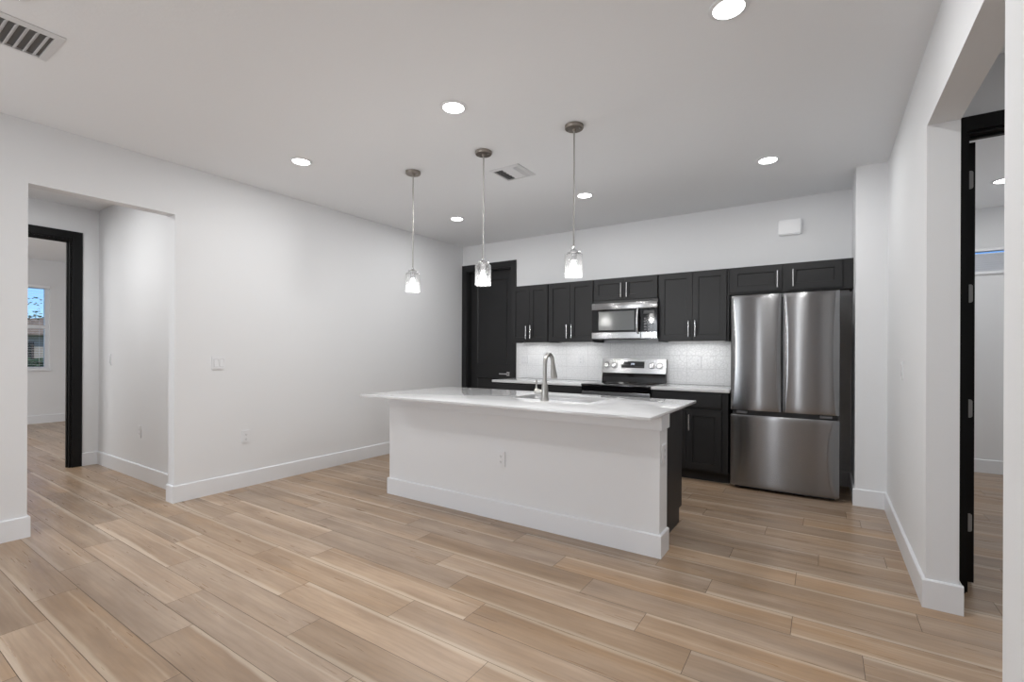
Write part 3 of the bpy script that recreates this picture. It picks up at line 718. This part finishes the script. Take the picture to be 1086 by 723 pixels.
def digit(bm, x, z, ch, h=0.016, w=0.008, t=0.0016):
    seg = {'1': 'bc', '2': 'abged', '0': 'abcdef', '5': 'afgcd', '7': 'abc', '3': 'abgcd'}[ch]
    R = {'a': (0, w, h - t, h), 'd': (0, w, 0, t), 'g': (0, w, h / 2 - t / 2, h / 2 + t / 2), 'f': (0, t, h / 2, h), 'e': (0, t, 0, h / 2), 'b': (w - t, w, h / 2, h), 'c': (w - t, w, 0, h / 2)}
    for s_ in seg:
        a, b, c, d = R[s_]; y = onpanel(z + h / 2) - 0.0035; box(bm, x + a, x + b, y, y + 0.003, z + c, z + d)
bm = bmesh.new()
for i, ch in enumerate('1200'): digit(bm, -1.905 + i * 0.0115 + (0.003 if i > 1 else 0), 1.122, ch)
obj('clock_digits', bm, M['display'], ds, smooth=False)
for i in range(6): obj('touch_mark', box(bmesh.new(), -1.85 + i * 0.017, -1.842 + i * 0.017, onpanel(1.1) - 0.003, onpanel(1.1), 1.098, 1.102), M['greyplastic'], ds, smooth=False)
for i in range(4): obj('touch_mark', box(bmesh.new(), -2.0 + i * 0.02, -1.99 + i * 0.02, onpanel(1.12) - 0.003, onpanel(1.12), 1.118, 1.121), M['greyplastic'], ds, smooth=False)

# ---- refrigerator
FX0, FX1, FY = -0.733, 0.113, 4.857
t = thing('refrigerator', 'large stainless french-door refrigerator with bottom freezer drawer', 'refrigerator', ((FX0 + FX1) / 2, 5.15, 0))
bm = bmesh.new(); box(bm, FX0 + 0.008, FX1 - 0.008, FY + 0.075, YB - 0.04, 0.028, 1.775, 0.003)
for xx in (FX0 + 0.06, FX1 - 0.06):
    for yy in (FY + 0.13, YB - 0.1): lathe(bm, [(0.02, 0), (0.02, 0.03)], (xx, yy, 0), seg=12)
obj('body', bm, M['fridgebody'], t)
def fdoor(name, x0, x1, z0, z1, yf, dep=0.062, bulge=0.030, nx=44, nz=44):
    bm = bmesh.new(); cx, hx, cz, hz = (x0 + x1) / 2, (x1 - x0) / 2, (z0 + z1) / 2, (z1 - z0) / 2
    rows = []
    def spread(k, n):
        a = -1 + 2 * k / n; return math.sin(a * PI / 2) * 0.75 + a * 0.25 if True else a
    for i in range(nx + 1):
        u = spread(i, nx); col = []
        for j in range(nz + 1):
            v = spread(j, nz)
            ff = 1 - 0.55 * abs(v) ** 2.2                      # the side returns narrow towards top and bottom
            e = max(0.0, (abs(u) - (1 - 0.20 * ff)) / (0.20 * ff + 1e-6))
            y = yf + bulge * 0.30 * u * u + bulge * 0.75 * ff * e ** 1.7 + 0.004 * abs(v) ** 24
            col.append(bm.verts.new((cx + hx * u, y, cz + hz * v)))
        rows.append(col)
    for i in range(nx):
        for j in range(nz): bm.faces.new((rows[i][j], rows[i + 1][j], rows[i + 1][j + 1], rows[i][j + 1]))
    yb = yf + dep
    ring = [rows[i][0] for i in range(nx + 1)] + [rows[nx][j] for j in range(1, nz + 1)] + [rows[i][nz] for i in range(nx - 1, -1, -1)] + [rows[0][j] for j in range(nz - 1, 0, -1)]
    back = [bm.verts.new((v.co.x, yb, v.co.z)) for v in ring]; n_ = len(ring)
    for k in range(n_): bm.faces.new((ring[k], back[k], back[(k + 1) % n_], ring[(k + 1) % n_]))
    bm.faces.new(back)
    bmesh.ops.recalc_face_normals(bm, faces=bm.faces)
    return obj(name, bm, M['steel'], t, smooth=True, ang=50)
fdoor('door', FX0, -0.3135, 0.738, 1.800, FY - 0.004)
fdoor('door', -0.3085, FX1, 0.738, 1.800, FY - 0.004)
fdoor('freezer_drawer', FX0, FX1, 0.034, 0.694, FY - 0.004, bulge=0.032)
obj('door_gasket', B(FX0 + 0.012, FX1 - 0.012, FY + 0.060, FY + 0.075, 0.05, 1.775), M['blackplastic'], t)
for xx in (FX0 + 0.03, FX1 - 0.09): obj('hinge_cover', B(xx, xx + 0.06, FY + 0.03, FY + 0.13, 1.776, 1.797, 0.004), M['greyplastic'], t)
for xa, xb in ((FX0 + 0.05, FX0 + 0.14), (FX1 - 0.14, FX1 - 0.05)): obj('pocket_bracket', B(xa, xb, FY + 0.02, FY + 0.074, 0.706, 0.727, 0.003), M['greyplastic'], t)
obj('toe_grille', B(FX0 + 0.03, FX1 - 0.03, FY + 0.09, FY + 0.10, 0.004, 0.03), M['blackplastic'], t)

# ================================================================== ISLAND
IX0, IX1, IY0, IY1 = -3.265, -0.808, 2.648, 3.787
BX0, BX1, BY0, BY1 = -3.245, -0.845, 2.954, 3.118
CZ0, CZ1 = 0.884, 0.904
t = thing('kitchen_island', 'long white-panelled kitchen island base with charcoal cabinets on its far side', 'kitchen island', ((BX0 + BX1) / 2, 3.3, 0))
obj('panelled_wall', B(BX0, BX1, BY0, BY1, 0, CZ0 - 0.001), M['wall'], t, smooth=False)
bm = bmesh.new(); bboard(bm, 'x', BX0 - BT, BX1 + BT, BY0, -1); bboard(bm, 'y', BY0, BY1, BX1, 1); bboard(bm, 'y', BY0, BY1, BX0, -1)
obj('base_moulding', bm, M['trim'], t, smooth=False)
bm = bmesh.new()
box(bm, BX0 - 0.016, BX1 + 0.016, BY0 - 0.016, BY0, 0.787, CZ0 - 0.001, 0.0015); box(bm, BX1, BX1 + 0.016, BY0, BY1, 0.787, CZ0 - 0.001, 0.0015); box(bm, BX0 - 0.016, BX0, BY0, BY1, 0.787, CZ0 - 0.001, 0.0015)
obj('upper_moulding', bm, M['trim'], t, smooth=False)
SX0, SX1, SY0, SY1 = -2.095, -1.405, 3.175, 3.565
CX0, CX1, CY1 = -3.2, -0.902, 3.738
bm = bmesh.new()   # carcass built around the sink bowl
box(bm, CX0, SX0 - 0.03, BY1 + 0.001, CY1, 0.105, CZ0 - 0.001); box(bm, SX1 + 0.03, CX1, BY1 + 0.001, CY1, 0.105, CZ0 - 0.001)
box(bm, SX0 - 0.03, SX1 + 0.03, CY1 - 0.02, CY1, 0.105, CZ0 - 0.001); box(bm, SX0 - 0.03, SX1 + 0.03, BY1 + 0.001, CY1 - 0.02, 0.105, 0.6)
box(bm, CX0, CX1, BY1 + 0.001, CY1 - 0.075, 0.0, 0.105)
obj('carcass', bm, M['char'], t, smooth=False)
xs = [CX0 + 0.004, -2.72, -2.235, -1.75, -1.265 - 0.0, CX1 - 0.004]
for k in range(5):
    a, b = xs[k] + 0.002, xs[k + 1] - 0.002
    dw = shaker(t, 'drawer', a, b, 0.73, 0.862, CY1 + 0.0205, 1)
    d = shaker(t, 'door', a, b, 0.118, 0.722, CY1 + 0.0205, 1)
    pull(d, (b - 0.03) if k % 2 == 0 else (a + 0.03), 0.52, 0.68, CY1 + 0.0205, 1)

# island countertop with the sink cut-out
def slab_hole(x0, x1, y0, y1, z0, z1, hx0, hx1, hy0, hy1):
    bm = bmesh.new(); r = 0.03; n = 5
    hole = rrect(hx0, hx1, hy0, hy1, r, n)      # ccw from +x+y corner
    out = []
    cs = [(x1, y1), (x0, y1), (x0, y0), (x1, y0)]
    for q, c in enumerate(cs): out += [c] * (n + 1)
    N_ = len(hole)
    for z, fl in ((z1, False), (z0, True)):
        hv = [bm.verts.new((x, y, z)) for x, y in hole]; ov = [bm.verts.new((x, y, z)) for x, y in cs]
        for k in range(N_):
            q, q2 = k // (n + 1), ((k + 1) % N_) // (n + 1)
            vs = [hv[k], ov[q]] + ([ov[q2]] if q2 != q else []) + [hv[(k + 1) % N_]]
            bm.faces.new(vs[::-1] if not fl else vs)
        if z == z1: H1, O1 = hv, ov
        else: H0, O0 = hv, ov
    for k in range(N_): bm.faces.new((H1[k], H0[k], H0[(k + 1) % N_], H1[(k + 1) % N_]))
    for k in range(4): bm.faces.new((O1[k], O1[(k + 1) % 4], O0[(k + 1) % 4], O0[k]))
    bmesh.ops.recalc_face_normals(bm, faces=bm.faces)
    es = [e for e in bm.edges if all(v in O1 or v in O0 for v in e.verts)]
    bmesh.ops.bevel(bm, geom=es, offset=0.003, segments=2, affect='EDGES', profile=0.5)
    return bm
o = obj('countertop', slab_hole(IX0, IX1, IY0, IY1, CZ0, CZ1, SX0, SX1, SY0, SY1), M['quartz'])
tag(o, 'long glossy white quartz countertop of the island with an undermount sink', 'countertop')
# sink
t = thing('sink', 'undermount stainless sink bowl set into the island countertop', 'sink', ((SX0 + SX1) / 2, (SY0 + SY1) / 2, 0.68))
bm = bmesh.new()
prof = []
for off, z in ((0.018, 0.8825), (-0.002, 0.8825), (-0.006, 0.87), (-0.012, 0.69), (-0.035, 0.668), (-0.12, 0.666)):
    prof.append([bm.verts.new((x, y, z)) for x, y in rrect(SX0 - off, SX1 + off, SY0 - off, SY1 + off, 0.035, 5)])
for i in range(len(prof) - 1):
    for k in range(len(prof[0])): bm.faces.new((prof[i][k], prof[i][(k + 1) % len(prof[0])], prof[i + 1][(k + 1) % len(prof[0])], prof[i + 1][k]))
bm.faces.new(prof[-1])
o = obj('basin', bm, M['sinksteel'], t)
sol = o.modifiers.new('sheet', 'SOLIDIFY'); sol.thickness = 0.0015; sol.offset = 0
bm = lathe(bmesh.new(), [(0.045, 0), (0.045, 0.002), (0.035, 0.003), (0.01, 0.001)], ((SX0 + SX1) / 2, (SY0 + SY1) / 2 + 0.05, 0.667), seg=24)
obj('drain', bm, M['chrome'], t)
# faucet
fx, fy = -1.740, 3.098
t = thing('faucet', 'tall brushed gooseneck faucet with side lever behind the island sink', 'faucet', (fx, fy, CZ1))
bm = lathe(bmesh.new(), [(0.031, 0), (0.031, 0.006), (0.029, 0.010), (0.0255, 0.06), (0.0235, 0.115), (0.0165, 0.130), (0.0165, 0.14)], (fx, fy, CZ1), seg=24)
obj('base', bm, M['nickel'], t)
pts = [(fx, fy, CZ1 + 0.13), (fx, fy, CZ1 + 0.20), (fx, fy, CZ1 + 0.272)]
R_ = 0.062
for k in range(1, 13):
    a = PI * k / 13 * 0.96; pts.append((fx, fy + R_ - R_ * math.cos(a), CZ1 + 0.272 + R_ * 1.2 * math.sin(a)))
pts.append((fx, fy + 2 * R_ + 0.004, CZ1 + 0.262))
obj('spout', tube(bmesh.new(), pts, 0.0150, 18), M['nickel'], t)
a = Vector((fx, fy + 2 * R_ + 0.002, CZ1 + 0.268)); b = Vector((fx, fy + 2 * R_ + 0.022, CZ1 + 0.165)); dd = (b - a)
ps = [a + dd * q for q in (0, 0.1, 0.4, 0.7, 0.93, 1.0)]
obj('spray_head', tube(bmesh.new(), ps, [0.0165, 0.0175, 0.0195, 0.0235, 0.0255, 0.024], 20), M['nickel'], t)
bm = tube(bmesh.new(), [(fx - 0.018, fy, CZ1 + 0.065), (fx - 0.05, fy, CZ1 + 0.067), (fx - 0.062, fy, CZ1 + 0.068), (fx - 0.072, fy, CZ1 + 0.069), (fx - 0.082, fy, CZ1 + 0.069)], [0.0175, 0.0175, 0.0225, 0.0225, 0.017], 18)
tube(bm, [(fx - 0.072, fy, CZ1 + 0.085), (fx - 0.072, fy - 0.001, CZ1 + 0.12), (fx - 0.071, fy - 0.003, CZ1 + 0.155)], [0.008, 0.0055, 0.0065], 12)
obj('lever', bm, M['nickel'], t)

# ================================================================== PLATES: sockets and switches (modelled facing -Y at the origin)
def plate_base(name, label, cat, loc, rotz, group, w=0.072, h=0.118):
    t = thing(name, label, cat, loc, rotz, group); ORG[t] = Vector((0, 0, 0))
    pl = prism(bmesh.new(), rrect(-w / 2, w / 2, -h / 2, h / 2, 0.006, 3), 'y', -0.0085, -0.0003)
    bmesh.ops.bevel(pl, geom=[e for e in pl.edges if all(abs(v.co.y + 0.0085) < 1e-5 for v in e.verts)], offset=0.002, segments=2, affect='EDGES')
    obj('cover_plate', pl, M['plastic'], t); return t
def outlet(label, loc, rotz=0, group='white wall sockets'):
    t = plate_base('wall_socket', label, 'wall socket', loc, rotz, group)
    for zz in (0.021, -0.021):
        f = obj('receptacle', prism(bmesh.new(), rrect(-0.0165, 0.0165, zz - 0.0145, zz + 0.0145, 0.006, 3), 'y', -0.0098, -0.008), M['plastic'], t)
        bm = bmesh.new(); box(bm, -0.0075, -0.005, -0.0101, -0.0096, zz - 0.003, zz + 0.006); box(bm, 0.005, 0.0075, -0.0101, -0.0096, zz - 0.003, zz + 0.006); lathe(bm, [(0.0028, 0), (0.0028, 0.0004)], (0, -0.0097, zz - 0.0085), (0, -1, 0), 10)
        obj('slots', bm, M['slot'], f)
    return t
def switch(label, loc, rotz=0, gangs=1, group='white light switches'):
    t = plate_base('light_switch', label, 'light switch', loc, rotz, group, 0.072 + 0.046 * (gangs - 1))
    for g_ in range(gangs):
        cx = (g_ - (gangs - 1) / 2) * 0.046
        bm = prism(bmesh.new(), [(-0.0085, -0.033), (-0.013, -0.033), (-0.0088, 0.033), (-0.0085, 0.033)], 'x', cx - 0.0165, cx + 0.0165)
        obj('rocker', bm, M['plastic'], t, smooth=False)
        bm = bmesh.new(); box(bm, cx - 0.0178, cx - 0.0168, -0.0089, -0.0083, -0.0345, 0.0345); box(bm, cx + 0.0168, cx + 0.0178, -0.0089, -0.0083, -0.0345, 0.0345); box(bm, cx - 0.0168, cx + 0.0168, -0.0089, -0.0083, -0.0345, -0.0335); box(bm, cx - 0.0168, cx + 0.0168, -0.0089, -0.0083, 0.0335, 0.0345)
        obj('rocker_gap', bm, M['slot'], t, smooth=False)
    return t
so_ = outlet('white wall socket low on the left wall, below the double switch', (XL, 2.345, 0.466), PI / 2)
YT = YB - 0.009
dup(so_, (-2.575, YT, 1.163), 0, 'white wall socket in the tile backsplash behind the faucet, left of the range')
dup(so_, (-1.16, YT, 1.16), 0, 'white wall socket in the tile backsplash right of the range')
dup(so_, (-2.03, BY0, 0.461), 0, 'white wall socket on the front of the white island')
dup(so_, (BX1, 3.035, 0.630), PI / 2, 'white wall socket on the narrow end of the island, beneath its countertop')
dup(so_, (-5.632, YH, 0.468), 0, 'white wall socket low on the wall inside the left hallway')
sw_ = switch('white double light switch on the left wall', (XL, 2.104, 1.158), PI / 2, 2)
dup(sw_, (-3.405, YT, 1.158), 0, 'white double switch plate in the tile backsplash beside the pantry door')
s1 = switch('white single light switch high inside the left hallway', (-6.435, YH, 1.168), 0, 1)
dup(s1, (XR, 3.975, 1.157), -PI / 2, 'white single light switch on the right wall, seen edge-on')

# door-chime box high on the back wall
t = thing('door_chime', 'small white rounded door chime box high on the back wall above the refrigerator', 'door chime', (-0.289, YB, 2.45))
bm = prism(bmesh.new(), rrect(-0.395, -0.183, 2.452, 2.608, 0.028, 6), 'y', YB - 0.040, YB - 0.006)
bmesh.ops.bevel(bm, geom=[e for e in bm.edges if all(abs(v.co.y - YB + 0.04) < 1e-5 for v in e.verts)], offset=0.01, segments=3, affect='EDGES')
obj('cover', bm, M['plastic'], t)
obj('back_plate', prism(bmesh.new(), rrect(-0.390, -0.188, 2.457, 2.603, 0.025, 6), 'y', YB - 0.006, YB - 0.0003), M['plastic'], t)

# ================================================================== CEILING FIXTURES
def recessed(label, x, y, power=8):
    t = thing('recessed_light', label, 'ceiling light', (x, y, H), 0, 'round recessed ceiling lights'); ORG[t] = Vector((0, 0, 0))
    bm = lathe(bmesh.new(), [(0.066, -0.0005), (0.086, -0.0005), (0.086, -0.004), (0.082, -0.0065), (0.066, -0.008), (0.066, -0.0005)], seg=36, cap0=False, cap1=False)
    bmesh.ops.recalc_face_normals(bm, faces=bm.faces)
    obj('trim_ring', bm, M['plastic'], t)
    obj('lens', lathe(bmesh.new(), [(0.0658, -0.0075), (0.0658, -0.001)], seg=36), M['lamp'], t)
    l_ = area_light('recessed_glow', (0, 0, -0.010), (0, 0, 0), 0.13, 0.13, power, (1, 0.995, 0.985), 'DISK', t, 180)
    return t
r0 = recessed('round recessed ceiling light above the left end of the island area, nearest the left wall', -3.583, 2.30)
for x, y, lb in ((-1.972, 2.315, 'bright round recessed ceiling light between the first and second pendants, left of the middle stem'),
                 (-0.363, 2.319, 'largest bright recessed ceiling light, at the top edge right of centre'),
                 (-3.590, 4.285, 'farthest left recessed ceiling light, near the pantry door corner'),
                 (-1.985, 4.322, 'recessed ceiling light just right of the rightmost pendant stem'),
                 (-0.381, 4.325, 'recessed ceiling light in front of the refrigerator, above right'),
                 (-2.94, 0.50, 'recessed ceiling light cut by the top left corner, beside the large vent'),
                 (1.345, 5.971, 'recessed ceiling light in the side room beyond the black door frame')):
    dup(r0, (x, y, H), None, lb)
# unseen lamps; hallway and right ones inferred from light, the other three added fill
for x, y, lb in ((-5.5, 0.85, 'recessed ceiling light in the left hallway'), (1.9, 2.4, 'added unseen recessed fill light in the side hall'), (-8.6, 0.2, 'added unseen recessed fill light in the bedroom'),
                 (-0.6, 0.5, 'recessed ceiling light behind the viewer on the right'), (-2.94, -1.6, 'added unseen recessed fill light behind the viewer on the left')):
    d = dup(r0, (x, y, H), None, lb)
    if x < -5 or x > 1.5:
        for ch in d.children:
            if ch.type == 'LIGHT': ch.data = ch.data.copy(); ch.data.energy = 24 if x < -5 else 9

def pendant(label, x, y):
    t = thing('pendant_lamp', label, 'pendant lamp', (x, y, H), 0, 'glass pendants over the island'); ORG[t] = Vector((0, 0, 0))
    c = obj('ceiling_canopy', lathe(bmesh.new(), [(0.064, -0.0005), (0.064, -0.018), (0.060, -0.024), (0.012, -0.026), (0.009, -0.04)], seg=32), M['bronze_nickel'], t)
    for sx in (-0.042, 0.042): obj('screw', lathe(bmesh.new(), [(0.005, -0.024), (0.005, -0.028), (0.003, -0.031)], (sx, 0, 0), seg=10), M['nickel'], c)
    obj('stem', tube(bmesh.new(), [(0, 0, -0.035), (0, 0, -0.845)], 0.0055, 10), M['nickel'], t)
    z = 1.957 - H
    obj('socket_cap', lathe(bmesh.new(), [(0.007, z + 0.035), (0.012, z + 0.020), (0.024, z + 0.012), (0.034, z + 0.004), (0.034, z - 0.006), (0.021, z - 0.010), (0.021, z - 0.055), (0.017, z - 0.06)][::-1], seg=24), M['chrome'], t)
    for k in range(3):
        a = k * 2 * PI / 3 + 0.4; obj('thumb_screw', lathe(bmesh.new(), [(0.004, 0.02), (0.004, 0.04), (0.007, 0.042), (0.007, 0.047)], (0, 0, z + 0.004), (math.cos(a), math.sin(a), 0), 10), M['chrome'], t)
    r, th = 0.062, 0.003
    bm = lathe(bmesh.new(), [(0.022, z - 0.008), (r - 0.008, z - 0.010), (r, z - 0.018), (r, 1.783 - H), (r - th, 1.783 - H), (r - th, z - 0.020), (r - 0.010, z - 0.0135), (0.022, z - 0.0115)], seg=40, cap0=False, cap1=False)
    obj('glass_shade', bm, M['seedglass'], t)
    zb = z - 0.058
    obj('bulb', lathe(bmesh.new(), [(0.012, zb), (0.014, zb - 0.012), (0.020, zb - 0.03), (0.027, zb - 0.05), (0.029, zb - 0.066), (0.025, zb - 0.082), (0.014, zb - 0.092), (0.003, zb - 0.095)][::-1], seg=24), M['bulb'], t)
    l_ = bpy.data.lights.new('pendant_glow', 'POINT'); l_.energy = 9; l_.shadow_soft_size = 0.03; l_.color = (1, 0.99, 0.97)
    lo = bpy.data.objects.new('pendant_glow', l_); COL.objects.link(lo); lo.parent = t; lo.location = (0, 0, zb - 0.135)
    return t
p0 = pendant('clear glass pendant lamp on the left, over the far end of the island', -2.977, 2.964)
dup(p0, (-2.217, 2.962, H), None, 'clear glass pendant lamp in the middle, in front of the pantry door')
dup(p0, (-1.439, 2.958, H), None, 'clear glass pendant lamp on the right, nearest the viewer')

# vents
def vent_frame(bm, x0, x1, y0, y1, w, z=H):
    o_ = [(x0, y0), (x1, y0), (x1, y1), (x0, y1)]; i_ = [(x0 + w, y0 + w), (x1 - w, y0 + w), (x1 - w, y1 - w), (x0 + w, y1 - w)]
    rings = [[bm.verts.new((x, y, zz)) for x, y in pts] for pts, zz in ((o_, z - 0.0003), (o_, z - 0.004), (i_, z - 0.011), (i_, z - 0.0003))]
    for a in range(3):
        for k in range(4): bm.faces.new((rings[a][k], rings[a][(k + 1) % 4], rings[a + 1][(k + 1) % 4], rings[a + 1][k]))
    for k in range(4): bm.faces.new((rings[3][k], rings[3][(k + 1) % 4], rings[0][(k + 1) % 4], rings[0][k]))
    bmesh.ops.recalc_face_normals(bm, faces=bm.faces)
    return bm
def slat(bm, axis, a0, a1, c, wd, z0, z1, th=0.0015):
    """louvre blade running along axis, centred at c, leaning from (c-wd/2, z0) to (c+wd/2, z1)"""
    pr = [(c - wd / 2, z0), (c + wd / 2, z1), (c + wd / 2, z1 + th), (c - wd / 2, z0 + th)]
    prism(bm, pr, 'x' if axis == 'x' else 'y', a0, a1)
t = thing('ceiling_vent', 'large white louvred return vent in the top left corner of the ceiling', 'air vent', (-3.335, 0.45, H))
obj('frame', vent_frame(bmesh.new(), -3.505, -3.165, 0.145, 0.757, 0.035), M['vent'], t, smooth=False)
obj('duct_shade_sheet', B(-3.47, -3.20, 0.18, 0.722, H - 0.0012, H - 0.0004), M['dull'], t)  # thin grey sheet, duct shade put into its colour
y = 0.70; k = 0
while y > 0.19:
    bm = bmesh.new(); slat(bm, 'x', -3.469, -3.201, y, 0.018, H - 0.018, H - 0.0025); obj('louvre', bm, M['vent'], t, smooth=False); y -= 0.036
t = thing('ceiling_vent', 'small square white supply vent in the kitchen ceiling between two pendant stems', 'air vent', (-2.264, 3.445, H))
vx0, vx1, vy0, vy1 = -2.412, -2.116, 3.298, 3.590
obj('frame', vent_frame(bmesh.new(), vx0, vx1, vy0, vy1, 0.03), M['vent'], t, smooth=False)
obj('duct_shade_sheet', B(vx0 + 0.03, vx1 - 0.03, vy0 + 0.03, vy1 - 0.03, H - 0.0012, H - 0.0004), M['dull'], t)  # same sheet, its grey stands for shade behind the louvres
for q in range(3):
    bm = bmesh.new(); slat(bm, 'y', vx0 and vy0 + 0.032, vy1 - 0.032, vx0 + 0.048 + q * 0.024, -0.017, H - 0.014, H - 0.003); obj('louvre', bm, M['vent'], t, smooth=False)
for q in range(5):
    bm = bmesh.new(); slat(bm, 'x', vx0 + 0.112, vx1 - 0.075, vy0 + 0.055 + q * 0.044, -0.034, H - 0.014, H - 0.003); obj('louvre', bm, M['vent'], t, smooth=False)
for q in range(2):
    bm = bmesh.new(); slat(bm, 'y', vy0 + 0.032, vy1 - 0.032, vx1 - 0.065 + q * 0.024, 0.017, H - 0.014, H - 0.003); obj('louvre', bm, M['vent'], t, smooth=False)

# ================================================================== OUTSIDE the bedroom window
M['grass'] = mottled(mat('lawn', (0.05, 0.09, 0.03), 0.9), (0.035, 0.075, 0.02), (0.10, 0.14, 0.05), 3)
M['leaf'] = mottled(mat('hedge_leaf', (0.03, 0.07, 0.02), 0.6), (0.02, 0.05, 0.015), (0.07, 0.13, 0.04), 12)
M['leaf2'] = mottled(mat('tree_leaf', (0.03, 0.06, 0.02), 0.6), (0.06, 0.09, 0.03), (0.16, 0.18, 0.08), 6)
M['bark'] = mottled(mat('bark', (0.1, 0.07, 0.05), 0.9), (0.06, 0.045, 0.035), (0.14, 0.1, 0.075), 14)
M['stucco'] = add_bump(mat('tan_stucco', (0.42, 0.34, 0.26), 0.9), 30, 0.4)
M['roof'] = mottled(mat('clay_roof', (0.3, 0.2, 0.14), 0.8), (0.24, 0.16, 0.115), (0.38, 0.26, 0.19), 8)
struct('ground', B(-60, -11.46, -20, 30, -0.25, -0.15), M['grass'])
# hedge: many small leaves on a rounded body
def foliage(bm, pts, n, size):
    for _ in range(n):
        c = Vector(random.choice(pts)) if not callable(pts) else pts()
        d = Vector((random.uniform(-1, 1), random.uniform(-1, 1), random.uniform(-1, 1))).normalized(); _, u, w = basis(d)
        s_ = size * random.uniform(0.6, 1.3); bm.faces.new([bm.verts.new(c + q) for q in (u * s_, w * s_ * 0.45, -u * s_, -w * s_ * 0.45)])
    return bm
def hp():
    return Vector((-17.0 + random.choice((-1, 1)) * random.uniform(0.25, 0.5), random.uniform(1.5, 6.0), random.uniform(-0.12, 1.0))) if random.random() < 0.6 else Vector((-17.0 + random.uniform(-0.5, 0.5), random.uniform(1.5, 6.0), random.uniform(0.85, 1.05)))
t = thing('hedge', 'low green clipped hedge outside the bedroom window', 'hedge', (-17, 3.75, -0.15))
obj('foliage', foliage(B(-17.4, -16.6, 1.55, 5.95, -0.12, 0.9, 0.1, 2), hp, 5000, 0.055), M['leaf'], t, smooth=False)
bm = bmesh.new()
for k in range(9): tube(bm, [(-17, 1.8 + k * 0.5, -0.16), (-17, 1.8 + k * 0.5, 0.3)], 0.02, 6)
obj('stems', bm, M['bark'], t)
t = thing('neighbouring_house', 'tan stucco house with low clay roof seen through the bedroom window', 'house', (-30, 6, -0.15))
obj('wall', B(-33, -28, 2.0, 13, -0.15, 1.9), M['stucco'], t)
bm = prism(bmesh.new(), [(1.6, 1.9), (13.4, 1.9), (7.5, 2.9)], 'x', -33.4, -27.6); obj('roof', bm, M['roof'], t, smooth=False)
hw = obj('window', B(-28.0, -27.94, 4.6, 5.7, 0.5, 1.6), M['bark'], t); obj('pane', B(-27.95, -27.93, 4.68, 5.62, 0.58, 1.52), M['blackglass'], hw)
t = thing('slender_tree', 'slender sparse tree in front of the neighbouring house', 'tree', (-22, 4.2, -0.15))
bm = tube(bmesh.new(), [(-22, 4.2, -0.2), (-22, 4.22, 1.2), (-22.05, 4.15, 2.4), (-22, 4.25, 3.6), (-22, 4.4, 4.3)], [0.1, 0.085, 0.065, 0.04, 0.015], 10)
tips = []
for k in range(11):
    z = 1.9 + k * 0.2; a = k * 2.4; ln = 0.5 + 0.25 * math.sin(k * 1.7); e_ = Vector((-22 + math.cos(a) * ln, 4.2 + math.sin(a) * ln, z + 0.35))
    tube(bm, [(-22.02, 4.2, z), e_ * 0.5 + Vector((-22, 4.2, z)) * 0.5 + Vector((0, 0, 0.08)), e_], [0.025, 0.015, 0.006], 6); tips += [e_, e_ * 0.8 + Vector((-22, 4.2, z + 0.1)) * 0.2]
obj('trunk', bm, M['bark'], t)
def tp():
    q = random.choice(tips); return q + Vector((random.gauss(0, 0.14), random.gauss(0, 0.14), random.gauss(0, 0.11)))
obj('crown', foliage(bmesh.new(), tp, 260, 0.05), M['leaf2'], t, smooth=False)
